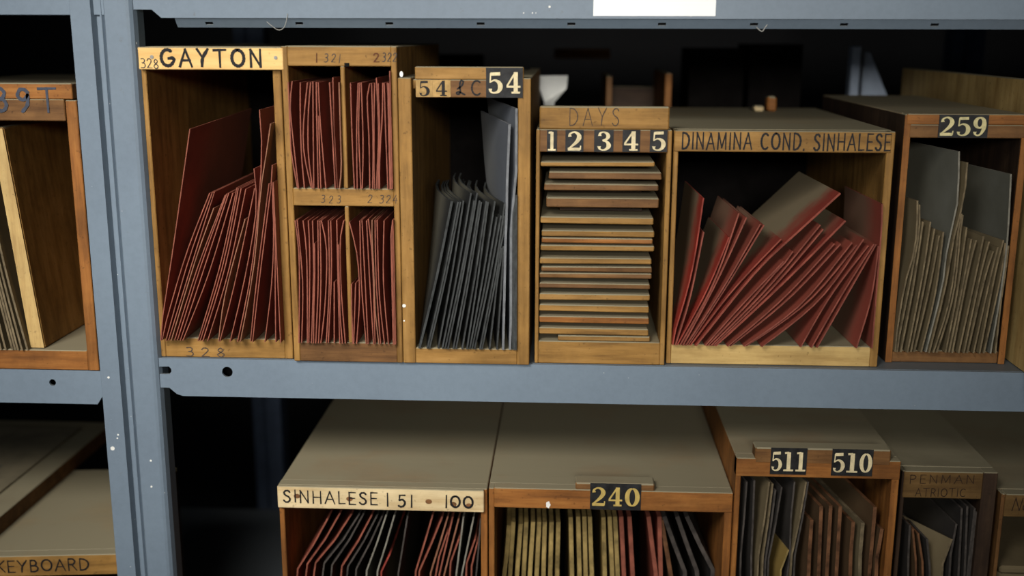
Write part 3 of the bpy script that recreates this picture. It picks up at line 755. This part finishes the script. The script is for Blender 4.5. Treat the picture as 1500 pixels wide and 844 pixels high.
def fill(box, cards, where, group, th, yf, depth, conv=None, xl=None, xr=None, zfl=None, bend=None, drop=0.0, n=9, ztopmax=None, djit=.01, cname='card'):
    """cards: (pts, tone, desc[, opts]) with pts photograph pixels (zoom coords when conv given)"""
    xl = box['x0'] if xl is None else xl; xr = box['x1'] if xr is None else xr; zfl = box['zf'] if zfl is None else zfl
    items = []
    for cdef in cards:
        pts, mats, desc = cdef[:3]; op = cdef[3] if len(cdef) > 3 else {}
        if conv: pts = [conv(*p) for p in pts]
        y = yf+op.get('dy', 0)+random.uniform(-.0012, .0012)
        w = [P(px, py, y) for px, py in pts]
        w = [(p.x, p.z) for p in w]
        if w[0][1] > w[-1][1]: w = w[::-1]
        w[0] = (w[0][0], zfl+.0003)
        pr = resamp(w, n)
        if ztopmax: pr = [[x, min(z, ztopmax)] for x, z in pr]
        items.append([pr, mats, desc, op, y])
    items.sort(key=lambda it: it[0][0][0]+it[0][n//2][0]*.3)
    T = [it[3].get('th', th) for it in items]
    def sl(pr, i):
        a = pr[max(0, i-1)]; b = pr[min(n-1, i+1)]; dz = b[1]-a[1]; dx = b[0]-a[0]
        return math.hypot(dx, dz)/max(abs(dz), 1e-6)
    for k, it in enumerate(items):
        for i, p in enumerate(it[0]):
            s = min(sl(it[0], i), 2.2)
            lo = xl+T[k]*.55*s
            for j in range(max(0, k-4), k):
                q = xat(items[j][0], p[1])
                if q is not None: lo = max(lo, q+(T[j]+T[k])*.5*s*1.02)
            p[0] = max(p[0], lo)
    for k in range(len(items)-1, -1, -1):
        it = items[k]
        for i, p in enumerate(it[0]):
            s = min(sl(it[0], i), 2.2)
            hi = xr-T[k]*.55*s
            for j in range(k+1, min(len(items), k+5)):
                q = xat(items[j][0], p[1])
                if q is not None: hi = min(hi, q-(T[j]+T[k])*.5*s*1.02)
            p[0] = min(p[0], hi)
    for k, (pr, mats, desc, op, y) in enumerate(items):
        lab = '%s, %s from left in %s' % (desc, ORD[k], where)
        make_card(cname, pr, y, op.get('depth', depth+random.uniform(-djit, djit)), T[k], mats, op.get('bend', bend), op.get('drop', drop), lab, 'card', group, (xl, xr))

# box 328
R, B_ = RED, BRN
c328 = [([(233, 501), (254, 360), (278, 189)], R, 'tall maroon card leaning alone', {'drop': -.006, 'depth': .2}),
 ([(236, 501), (270, 380), (307, 283)], R, 'thin maroon card'), ([(243, 502), (275, 385), (311, 282)], R, 'thin maroon card'), ([(247, 503), (283, 380), (314, 281)], R, 'thin maroon card'),
 ([(251, 503), (285, 385), (313, 305)], B_, 'shorter brown-faced card'), ([(256, 503), (290, 390), (330, 286)], R, 'thin maroon card'), ([(260, 503), (294, 390), (332, 284)], R, 'thin maroon card'),
 ([(264, 503), (300, 390), (335, 283)], R, 'thin maroon card'), ([(268, 503), (306, 400), (341, 283)], R, 'thin maroon card'),
 ([(290, 504), (322, 390), (347, 275)], R, 'thin maroon card'), ([(293, 504), (326, 390), (349, 276)], R, 'thin maroon card'), ([(297, 504), (330, 390), (353, 276)], R, 'thin maroon card'),
 ([(304, 503), (334, 400), (360, 277)], R, 'thin maroon card'), ([(320, 503), (330, 430), (359, 321)], B_, 'short brown-faced card'), ([(322, 503), (345, 410), (373, 276)], R, 'bowed maroon card'),
 ([(337, 504), (358, 410), (375, 310), (372, 247)], R, 'maroon card curving left at its top'), ([(348, 504), (369, 390), (383, 240), (380, 161)], R, 'very tall curved maroon card'),
 ([(352, 504), (372, 390), (383, 270), (398, 181)], B_, 'very tall brown-faced card'), ([(367, 505), (376, 410), (394, 269)], R, 'thin maroon card'), ([(370, 505), (380, 410), (401, 242)], R, 'tall maroon card with sharp corner'),
 ([(388, 503), (399, 400), (402, 267)], R, 'thin maroon card'), ([(404, 503), (403, 400), (404, 268)], R, 'upright maroon card'), ([(426, 500), (414, 410), (408, 340), (408, 267)], R, 'maroon card bowed against the right wall')]
fill(b328, c328, 'the box numbered 328', 'cards in the box numbered 328', .0009, -.010, .17, drop=-.002)
# compartments
cu = lambda x, y: (x/4.444+420, y/4.444+100)
UL = [([(8, 90), (8, 400), (70, 785)], R, 'bowed maroon card against the side'), ([(35, 85), (22, 250), (40, 450), (76, 780)], R, 'curved maroon card'),
 ([(88, 92), (88, 300), (95, 550), (115, 780)], R, 'maroon card'), ([(135, 92), (110, 350), (112, 550), (160, 785)], R, 'bowed maroon card'), ([(155, 92), (140, 300), (140, 550), (168, 785)], R, 'bowed maroon card'),
 ([(170, 88), (172, 400), (176, 785)], R, 'maroon card'), ([(192, 90), (195, 300), (205, 790)], R, 'maroon card'), ([(205, 92), (218, 350), (255, 790)], R, 'slanting maroon card'), ([(208, 310), (212, 500), (222, 790)], R, 'short maroon card'),
 ([(278, 92), (295, 400), (316, 785)], R, 'maroon card'), ([(300, 60), (308, 400), (326, 785)], R, 'maroon card standing taller than neighbours', {'dy': .004}), ([(340, 92), (350, 450), (355, 650), (342, 785)], B_, 'brown-faced card')]
g4 = 'cards in the four-compartment box'
fill(bq, UL, 'the upper left compartment', g4, .00105, -.010, .15, cu, xr=xd0, zfl=zm1)
UR = [([(415, 95), (425, 450), (440, 765)], R, 'maroon card'), ([(465, 95), (455, 400), (458, 765)], R, 'maroon card'), ([(475, 95), (468, 400), (482, 765)], R, 'maroon card'), ([(485, 95), (497, 500), (490, 765)], R, 'maroon card'),
 ([(540, 100), (523, 200), (535, 450), (540, 765)], R, 'maroon card curling at its top'), ([(552, 98), (562, 500), (558, 765)], R, 'maroon card'), ([(572, 98), (568, 400), (570, 765)], R, 'maroon card'),
 ([(583, 62), (590, 200), (598, 450), (582, 765)], R, 'maroon card standing taller than neighbours'), ([(595, 98), (600, 400), (594, 765)], R, 'maroon card'), ([(625, 96), (620, 350), (604, 550), (604, 765)], R, 'bent maroon card'),
 ([(634, 96), (645, 450), (658, 765)], R, 'maroon card'), ([(655, 96), (678, 350), (688, 765)], R, 'maroon card'), ([(663, 98), (685, 400), (699, 765)], R, 'maroon card'), ([(720, 18), (720, 400), (720, 765)], R, 'tallest maroon card against the right wall')]
fill(bq, UR, 'the upper right compartment', g4, .0010, -.009, .15, cu, xl=xd1, zfl=zm1)
cl = lambda x, y: (x/3.245+410, y/3.245+290)
LL = [([(72, 108), (92, 300), (90, 685)], R, 'maroon card'), ([(82, 105), (108, 400), (103, 685)], R, 'maroon card'), ([(110, 108), (128, 300), (130, 685)], R, 'maroon card'), ([(135, 108), (142, 300), (137, 685)], R, 'maroon card'),
 ([(155, 108), (160, 350), (150, 690)], R, 'maroon card'), ([(152, 215), (160, 400), (160, 690)], R, 'shorter maroon card'), ([(180, 108), (182, 400), (170, 690)], R, 'maroon card'), ([(190, 108), (195, 400), (183, 690)], R, 'maroon card'),
 ([(197, 108), (222, 250), (215, 500), (194, 690)], R, 'bowed maroon card'), ([(230, 108), (235, 400), (220, 690)], R, 'maroon card'), ([(241, 108), (245, 350), (230, 690)], R, 'maroon card'), ([(258, 400), (258, 690)], R, 'half-height maroon card'),
 ([(270, 105), (275, 350), (284, 690)], R, 'maroon card'), ([(272, 222), (282, 500), (297, 690)], R, 'shorter maroon card'), ([(303, 108), (285, 220), (292, 450), (311, 690)], R, 'maroon card bent outward at its top')]
fill(bq, LL, 'the lower left compartment', g4, .00105, -.010, .15, cl, xr=xd0)
LR = [([(340, 410), (343, 690)], R, 'half-height maroon card'), ([(360, 405), (350, 690)], R, 'half-height maroon card'), ([(330, 115), (368, 280), (378, 480), (364, 690)], R, 'maroon card falling away to the left'),
 ([(380, 108), (387, 400), (410, 690)], R, 'maroon card'), ([(390, 105), (405, 400), (419, 690)], R, 'maroon card'), ([(412, 108), (427, 400), (445, 690)], R, 'maroon card'), ([(420, 100), (440, 300), (452, 690)], R, 'maroon card'),
 ([(438, 105), (440, 400), (470, 690)], B_, 'tan-faced card'), ([(452, 105), (458, 400), (478, 690)], R, 'maroon card'), ([(462, 105), (472, 450), (497, 690)], R, 'maroon card'), ([(495, 108), (492, 400), (516, 690)], R, 'maroon card'),
 ([(538, 105), (540, 400), (551, 690)], R, 'maroon card'), ([(550, 105), (550, 350), (557, 690)], R, 'maroon card'), ([(563, 105), (557, 400), (563, 690)], R, 'maroon card')]
fill(bq, LR, 'the lower right compartment', g4, .0010, -.010, .15, cl, xl=xd1)
# box 54
bd = lambda u, v: -.026*math.sin(min(1, v*1.1)*math.pi/2)*(.35+.65*u)
Sx = SLATE
def s54(b, t, ty, d='charcoal grey card', **k): return ([(b, 512), (b+(t-b)*.54, 512-(512-ty)*.5), (t, ty)], Sx, d, k)
c54 = [s54(614.5, 662, 295, 'front-most leaning grey card', th=.0022), s54(626, 671, 296), s54(629, 674.5, 296), s54(642, 679, 294), s54(648, 690, 283), s54(652, 695, 294), s54(656, 699, 283), s54(664, 702.5, 294),
 s54(668, 705, 296), s54(677, 712.5, 295), s54(684, 715, 296), s54(688, 725, 295), s54(691.5, 728, 318, 'shorter charcoal grey card'), s54(695, 734, 316, 'shorter charcoal grey card'), s54(703, 741, 298), s54(706, 742, 316, 'shorter charcoal grey card'),
 s54(717, 733, 363, 'short grey card'), s54(728, 738, 361, 'short grey card'),
 ([(737, 512), (742, 297), (746.5, 182)], GREY, 'tall light grey card', {'bend': (lambda u, v: -.034*v*(.3+.7*u)), 'th': .0022}), ([(747, 512), (756, 300), (762.5, 159)], GREY, 'tallest light grey card', {'bend': (lambda u, v: -.034*v*(.3+.7*u)), 'th': .0022}),
 ([(752, 512), (758, 286)], Sx, 'upright dark card', {'bend': (lambda u, v: 0)}), ([(758, 512), (764, 287)], Sx, 'upright dark card', {'bend': (lambda u, v: 0)}), ([(761, 512), (768, 290)], Sx, 'upright dark card', {'bend': (lambda u, v: 0)})]
fill(b54, c54, 'the box numbered 54', 'cards in the box numbered 54', .0015, -.0075, .12, bend=bd, drop=-.004, djit=.004)
# long lettered box
cd = lambda x, y: (x/2.909+980, y/2.909+230)
R2, DR = RED2, DRED
cdn = [([(8, 795), (95, 500), (147, 175)], R2, 'tall bright scarlet card', {'depth': .12}), ([(28, 795), (90, 600), (148, 320)], DR, 'dusty dull red card'), ([(35, 795), (160, 570), (256, 342)], R2, 'scarlet card with dusty face'),
 ([(48, 795), (190, 540), (298, 240)], DR, 'tall dusty red card'), ([(60, 795), (205, 530), (330, 258)], DR, 'dusty red card'), ([(72, 795), (230, 560), (390, 285)], DR, 'dusty brownish card'), ([(82, 795), (240, 560), (405, 290)], DR, 'dusty brownish card'),
 ([(92, 795), (270, 570), (478, 350)], MRED, 'patchy dusty red card'), ([(115, 795), (370, 490), (560, 310), (730, 155)], MRED, 'largest card, broad with pale dusty face', {'depth': .16, 'th': .0018}), ([(155, 797), (330, 610), (490, 445)], DR, 'dull red card'),
 ([(165, 797), (360, 600), (528, 403)], DR, 'dull red card'), ([(178, 797), (420, 560), (645, 290)], DR, 'dull red card'), ([(188, 800), (440, 560), (657, 308)], DR, 'dull red card'), ([(198, 800), (480, 545), (752, 272)], MRED, 'wide scarlet card', {'th': .0018}),
 ([(250, 797), (490, 600), (705, 370)], DR, 'dull red card'), ([(262, 797), (515, 600), (732, 370)], DR, 'dull red card'), ([(320, 800), (560, 630), (780, 365)], DR, 'dull red card'), ([(330, 800), (590, 620), (800, 375)], DR, 'dull red card'),
 ([(395, 800), (640, 610), (830, 350)], DR, 'wide dull red card'), ([(562, 798), (690, 590), (850, 378)], DR, 'leaning dull red card'), ([(608, 798), (735, 590), (873, 372)], DR, 'leaning dull red card'), ([(632, 798), (770, 570), (883, 372)], DR, 'leaning dull red card'),
 ([(800, 795), (862, 600), (893, 380)], DR, 'upright maroon card'), ([(878, 800), (902, 430), (909, 200)], DR, 'tall maroon card against the right wall', {'depth': .12})]
fill(bdin, cdn, 'wide long-lettered box', 'red cards in the wide lettered box', .0013, .001, .115, cd, n=10, drop=0.0, bend=lambda u, v: -.004*v)
# box 259
K = KRAFT
c259 = [([(1311, 494), (1325, 420), (1341, 360), (1344, 294)], K, 'brown paper card'), ([(1313, 511), (1332, 420), (1346, 340), (1347, 300)], K, 'brown paper card'), ([(1320, 511), (1338, 420), (1352, 325)], K, 'brown paper card'),
 ([(1330, 509), (1352, 400), (1363, 325)], K, 'brown paper card'), ([(1335, 509), (1356, 410), (1369, 335)], K, 'brown paper card'), ([(1340, 508), (1362, 420), (1376, 345)], K, 'brown paper card'), ([(1350, 508), (1370, 430), (1382, 340)], K, 'brown paper card'),
 ([(1357, 507), (1380, 420), (1388, 360), (1402, 300), (1405, 222)], PGREY, 'very tall curved grey card'), ([(1362, 507), (1385, 420), (1397, 350), (1412, 290), (1417, 238)], K, 'tall curved brown card'), ([(1368, 508), (1393, 430), (1406, 313)], K, 'brown paper card'),
 ([(1373, 508), (1397, 430), (1409, 315)], K, 'brown paper card'), ([(1386, 508), (1402, 430), (1416, 333)], K, 'brown paper card'), ([(1391, 508), (1410, 420), (1423, 350)], K, 'brown paper card'), ([(1396, 507), (1418, 400), (1430, 352)], K, 'brown paper card'),
 ([(1405, 510), (1430, 400), (1441, 346)], K, 'brown paper card'), ([(1413, 507), (1437, 400), (1449, 354)], K, 'brown paper card'), ([(1418, 508), (1442, 410), (1455, 368)], K, 'brown paper card'), ([(1427, 508), (1450, 410), (1462, 362)], K, 'brown paper card'),
 ([(1436, 508), (1458, 400), (1470, 352)], K, 'brown paper card'), ([(1442, 510), (1463, 420), (1474, 356)], K, 'brown paper card'), ([(1452, 508), (1473, 380), (1481, 255)], PGREY, 'large tall pale grey card'), ([(1460, 500), (1475, 360)], K, 'narrow brown paper card')]
fill(b259, c259, 'box numbered 259', 'cards in the box numbered 259', .0015, .018, .13, bend=lambda u, v: -.018*v*(.3+.7*u))
# box 39T: thick cream slab and cards
Yq = Y8+.006
zf = b39['zf']
a0, a1 = P(45, 506, Yq).x, P(66, 505, Yq).x; t0, t1 = P(-14, 188, Yq).x, P(5, 187, Yq).x
bm = bmesh.new()
zt_ = P(0, 187, Yq).z
def quadprism(bm, q, y0, y1):
    a = [bm.verts.new((x, y0, z)) for x, z in q]; b = [bm.verts.new((x, y1, z)) for x, z in q]
    bm.faces.new(a); bm.faces.new(b)
    for i in range(4): bm.faces.new((a[i], a[(i+1) % 4], b[(i+1) % 4], b[i]))
quadprism(bm, [(a0, zf+.0004), (a1, zf+.0004), (t1, zt_), (t0, zt_)], Yq, Yq+.22)
bmesh.ops.recalc_face_normals(bm, faces=bm.faces); bmesh.ops.bevel(bm, geom=list(bm.edges), offset=.001, segments=2, affect='EDGES')
o = link('wooden_slab', bm, HONEY['v'], None, origin=(a0, Yq, zf))
sl_ = o; bm = bmesh.new(); quadprism(bm, [(a0+.0006, zf+.001), (a1-.0006, zf+.001), (t1-.0006, zt_-.001), (t0+.0006, zt_-.001)], Yq-.0012, Yq-.0001)
link('front_edge', bm, woods('cream_slab', (206, 178, 118), (190, 158, 98), (150, 112, 62), stain=.35)['v'], sl_)
o['label'] = 'thick cream-edged wooden slab leaning left in the box marked 39T'; o['category'] = 'slab'
c39 = [([(b, 511), (b+(t-b)*.5, 400), (t, ty)], K, d) for b, t, ty, d in ((-30, -85, 300, 'brown card'), (-18, -72, 290, 'brown card'), (-8, -62, 290, 'brown card'), (1, -54, 290, 'brown card'), (8, -48, 285, 'brown card'), (18, -40, 280, 'brown card'), (22, -36, 280, 'brown card'), (26, -32, 278, 'brown card'), (32, -27, 275, 'brown card'), (40, -22, 262, 'thick brown card'))]
fill(b39, c39, 'box marked 39T', 'brown cards in the box marked 39T', .002, Y8-.002, .16, xr=a0-.002+.06)
# lower boxes (tops of the cards only are seen; they stand on the box floor)
ybot = lambda box: box['zf']
def low(box, rows, where, group, th, yf, depth, **k):
    zf_ = box['zf']; out = []
    for r in rows:
        x844, xt, yt, mats, d = r[:5]; op = r[5] if len(r) > 5 else {}
        out.append(([(x844, 1110), (x844, 850), (x844+(xt-x844)*.5, (844+yt)/2), (xt, yt)], mats, d, op))
    fill(box, out, where, group, th, yf, depth, **k)
CH = CHAR
rs = [(434, 480, 760, R, 'maroon card slanting steeply'), (446, 498, 752, R, 'maroon card'), (457, 515, 753, R, 'dusty maroon card'), (470, 527, 752, CH, 'dark card'), (483, 533, 752, CH, 'dark card'), (498, 545, 754, R, 'maroon card'), (507, 553, 754, CH, 'dark card'),
 (520, 560, 756, CH, 'dark card'), (536, 566, 754, PGREY, 'pale grey card'), (552, 578, 754, PGREY, 'broad pale card with grey face'), (558, 571, 812, R2, 'short scarlet card'), (583, 597, 756, CH, 'dark card'), (608, 634, 754, R, 'maroon card'), (613, 648, 757, R, 'maroon card bent at its top'), (630, 656, 757, B_, 'brown-faced card'), (636, 660, 780, R, 'maroon card'), (643, 663, 758, R, 'maroon card'),
 (650, 672, 760, B_, 'brown-faced card'), (658, 676, 790, R, 'maroon card'), (668, 679, 757, PGREY, 'grey card'), (676, 694, 757, PGREY, 'broad pale grey card'), (682, 696, 790, R, 'maroon card'), (690, 701, 795, R, 'maroon card'), (697, 704, 760, CH, 'dark card')]
low(bsin, rs, 'lower box plated 51 to 100', 'cards in the lower box plated 51 to 100', .0016, .018, .16, ztopmax=zt9-.011)
Yl = YEL
r240 = [(738, 748, 770, Yl, 'straw-coloured card'), (747, 752, 765, Yl, 'straw-coloured card'), (757, 763, 768, Yl, 'straw-coloured card'), (767, 771, 765, Yl, 'straw-coloured card'), (776, 781, 765, Yl, 'straw-coloured card'), (786, 790, 765, Yl, 'straw-coloured card'), (796, 798, 765, Yl, 'straw-coloured card'),
 (806, 808, 765, Yl, 'straw-coloured card'), (816, 818, 765, Yl, 'straw-coloured card'), (838, 836, 758, Yl, 'straw-coloured card'), (849, 847, 757, Yl, 'straw-coloured card'), (858, 856, 757, Yl, 'straw-coloured card'), (867, 864, 757, Yl, 'straw-coloured card'), (886, 884, 758, Yl, 'straw-coloured card'), (897, 893, 757, Yl, 'straw-coloured card'), (905, 901, 757, Yl, 'straw-coloured card'),
 (914, 910, 757, R, 'maroon card'), (927, 922, 757, R, 'maroon card'), (961, 950, 757, R, 'maroon card'), (968, 966, 757, R, 'maroon card'), (983, 969, 762, UMB, 'tan-edged board'), (1004, 973, 757, CH, 'dark card leaning left'), (1022, 992, 757, CH, 'dark card leaning left'), (1046, 1006, 757, CH, 'dark card leaning left')]
low(b240, r240, 'box numbered 240', 'cards in the box numbered 240', .0042, .042, .14, ztopmax=zt10-.011, bend=lambda u, v: -.006*v)
r511 = [(1084, 1094, 706, CH, 'charcoal card', {'th': .0016}), (1100, 1105, 704, CH, 'charcoal card', {'th': .0018}), (1109, 1127, 706, KRAFT, 'khaki card', {'th': .0016}), (1116, 1132, 709, KRAFT, 'khaki card', {'th': .0016}), (1120, 1136, 718, CH, 'charcoal card', {'th': .0016}), (1124, 1145, 714, CH, 'charcoal card', {'th': .0016}),
 (1143, 1160, 806, YEL, 'short straw-coloured card', {'th': .0016}), (1150, 1164, 706, CH, 'charcoal card', {'th': .0016}), (1157, 1181, 706, KRAFT, 'khaki card', {'th': .0016}), (1162, 1184, 706, CH, 'charcoal card', {'th': .0016}),
 (1184, 1189, 762, UMB, 'short umber board'), (1199, 1203, 742, UMB, 'umber board'), (1211, 1217, 741, UMB, 'umber board'), (1225, 1231, 742, UMB, 'umber board'), (1245, 1250, 765, UMB, 'umber board with sloping top'), (1259, 1264, 766, KRAFT, 'khaki-topped board'),
 (1273, 1282, 743, UMB, 'taller umber board'), (1283, 1292, 775, UMB, 'short dark umber board')]
low(b511, r511, 'box numbered 511 and 510', 'cards in the box numbered 511 and 510', .0034, .004, .13, ztopmax=zt11-.010, bend=lambda u, v: -.022*v)
rpen = [(1330, 1333, 770, CH, 'charcoal card'), (1342, 1337, 775, UMB, 'umber card'), (1352, 1345, 782, UMB, 'umber card'), (1362, 1358, 790, CH, 'charcoal card'), (1379, 1399, 790, KRAFT, 'pale khaki card with a lit face', {'depth': .07, 'bend': (lambda u, v: -.042*v)}), (1390, 1401, 768, CH, 'charcoal card'),
 (1404, 1409, 745, CH, 'charcoal card'), (1413, 1417, 742, CH, 'charcoal card'), (1422, 1428, 745, CH, 'charcoal card'), (1430, 1434, 750, CH, 'charcoal card')]
low(bpen, rpen, 'the dim two-line lettered box', 'cards in the dim box with two lines of lettering', .002, .018, .12, ztopmax=zt12-.011, bend=lambda u, v: -.012*v)
# flat pale bundles in the last lower box
zc = bnw['zf']+.0003; k = 0; zlim = P(1485, 764, Y12).z
nb = int((zlim-zc)/.0105)
for k in range(nb):
    xa_ = bnw['x0']+.002+random.uniform(0, .005)
    o = board('flat_card_bundle', None, xa_, bnw['x1']-.004, Y12+.012+random.uniform(-.003, .004), Y12+.18, zc, zc+.0085, KRAFT[0], .0025)
    o['label'] = 'dim flat card bundle, %s from top in cut-off lower box at right' % ORD[nb-1-k]
    o['category'] = 'bundle'; o['group'] = 'flat bundles in the cut-off lower box'; zc += .0087

# ================================================================ BACKGROUND SEEN OVER THE BOXES
YB = .37
# open rear box with thin dividers whose edges catch light
x0, x1 = P(826, 140, YB).x, P(990, 150, YB).x
rb = thing('rear_box', 'open wooden box behind the middle row, its divider edges catching light', 'box', ((x0+x1)/2, YB, ZS))
zr = P(890, 112, YB).z
board('side_panel', rb, P(888, 130, YB).x, P(897, 130, YB).x, YB, YB+.18, ZS, zr, BROWN['v'])
board('side_panel', rb, P(974, 130, YB).x, P(984, 130, YB).x, YB, YB+.18, ZS, zr+.004, ORANGE['v'])
board('floor_panel', rb, P(897, 130, YB).x, P(974, 130, YB).x, YB, YB+.18, ZS, ZS+.012, BROWN['h'])
board('back_panel', rb, P(897, 130, YB).x, P(974, 130, YB).x, YB+.17, YB+.18, ZS+.012, zr-.02, DARKW['h'])
# folded paper
a = [P(784, 111, YB), P(832, 111, YB), P(830, 130, YB), P(812, 150, YB), P(797, 150, YB)]
bm = bmesh.new()
q = [(a[0].x, a[0].z), (a[1].x, a[1].z), (a[2].x, a[2].z), (a[3].x, a[3].z), (P(806, 150, YB).x, ZS+.0005), (P(795, 150, YB).x, ZS+.0005), (a[4].x, a[4].z)]
vs = [bm.verts.new((x, YB+.01*math.sin(i*1.3), z)) for i, (x, z) in enumerate(q)]
f = bm.faces.new(vs); e = bmesh.ops.extrude_face_region(bm, geom=[f]); bmesh.ops.translate(bm, verts=[g for g in e['geom'] if isinstance(g, bmesh.types.BMVert)], vec=(0, .003, 0))
bmesh.ops.triangulate(bm, faces=[f for f in bm.faces if len(f.verts) > 4])
o = link('folded_paper', bm, PAPERG, None, origin=(a[3].x, YB, ZS)); o['label'] = 'blurred grey-white folded paper behind the boxes numbered 54 and 1 to 5'; o['category'] = 'paper'
# rail hanging far back
rl = board('wooden_rail', None, P(812, 78, .62).x, P(893, 78, .62).x, .6, .615, P(850, 86, .6).z, P(850, 71, .6).z, ORANGE['h'])
rl['label'] = 'dim brown wooden rail far back under the upper shelf'; rl['category'] = 'rail'
# far row of boxes on the other side of the shelving
for i, (a_, b_, yt) in enumerate(((1010, 1090, 78), (1098, 1175, 72), (600, 700, 88))):
    X0, X1 = P(a_, 100, .47).x, P(b_, 100, .47).x; zt_ = P(a_, yt, .47).z
    d = thing('rear_crate', 'dark closed box deep in the shelf, %s' % ('second right of the folded paper', 'furthest right, near the slate cloth', 'left of the folded paper behind box 54')[i], 'box', ((X0+X1)/2, .47, ZS))
    board('front_panel', d, X0, X1, .47, .476, ZS, zt_, SOOT_BLACK_SHADE); board('side_panel', d, X0, X0+.006, .4762, .58, ZS, zt_, SOOT_BLACK_SHADE)  # rear crates coloured near-black to stand in for deep shade
    board('side_panel', d, X1-.006, X1, .4762, .58, ZS, zt_, SOOT_BLACK_SHADE); board('top_panel', d, X0, X1, .47, .58, zt_+.0002, zt_+.006, SOOT_BLACK_SHADE)
# metal strip and slate cloth triangle
YC = .44
p0, p1 = P(1243, 157, YC), P(1256, 157, YC)
zt_ = P(1250, 68, YC).z
o = board('metal_strut', None, p0.x, p1.x, YC, YC+.02, ZS, zt_, RAG, .001); o['label'] = 'thin blue-grey metal strut standing behind the wide lettered box'; o['category'] = 'strut'
bm = bmesh.new(); q = [(P(1267, 156, YC).x, ZS+.0005), (P(1330, 230, YC).x, ZS+.0005), (P(1312, 157, YC).x, P(1312, 157, YC).z), (P(1281, 78, YC).x, P(1281, 78, YC).z), (P(1272, 76, YC).x, P(1272, 76, YC).z)]
vs = [bm.verts.new((x, YC+.02, z)) for x, z in q]; f = bm.faces.new(vs); e = bmesh.ops.extrude_face_region(bm, geom=[f])
bmesh.ops.translate(bm, verts=[g for g in e['geom'] if isinstance(g, bmesh.types.BMVert)], vec=(0, .006, 0))
o = link('corner_gusset', bm, RAG, None, origin=(q[0][0], YC+.02, ZS)); o['label'] = 'slate grey triangular plate beside the thin metal strut'; o['category'] = 'plate'
# scrap of wood on the wide box
zz = zt5+.0004
for px, py, w_, h_, mt, nm, lb in ((1104, 166, .012, .006, CREAM['h'], 'paper_scrap', 'small pale scrap on top of the wide lettered box'), (1124, 166, .010, .017, ORANGE['h'], 'wood_scrap', 'small orange wooden scrap on top of the wide lettered box')):
    p = P(px, py, .27)
    bm = bmesh.new(); add_box(bm, p.x, p.x+w_, .27, .285, zz, zz+h_, .002, .001)
    o = link(nm, bm, mt, None, origin=(p.x, .27, zz)); o['label'] = lb; o['category'] = 'scrap'
# cobwebs under the upper beam
def strand(pts, r, lb):
    w = [Vector(p) for p in crom([tuple(p) for p in pts], 5)]; bm = bmesh.new(); rings = []
    for i, p in enumerate(w):
        t = (w[min(i+1, len(w)-1)]-w[max(0, i-1)]).normalized(); a = t.cross(Vector((0, 1, .1))).normalized(); b = t.cross(a)
        rings.append([bm.verts.new(p+(a*math.cos(k*math.pi/2)+b*math.sin(k*math.pi/2))*r) for k in range(4)])
    for A_, B2_ in zip(rings, rings[1:]):
        for k in range(4): bm.faces.new((A_[k], A_[(k+1) % 4], B2_[(k+1) % 4], B2_[k]))
    bm.faces.new(rings[0]); bm.faces.new(rings[-1])
    o = link('cobweb_strand', bm, WEB, None, origin=w[0]); o['label'] = lb; o['category'] = 'cobweb'
strand([P(391, 32, .002), P(398, 38, -.001), (P(408, 44, -.001)), P(416, 40, -.001), P(420, 28, -.001), P(421, 20, -.001)], .00028, 'thin cobweb strand looping under the left end of the upper beam')
strand([P(1108, 40, .006), P(1116, 46, .004), P(1121, 40, .004), P(1124, 36, .006)], .0004, 'dusty cobweb wisp under the upper beam above the wide box')
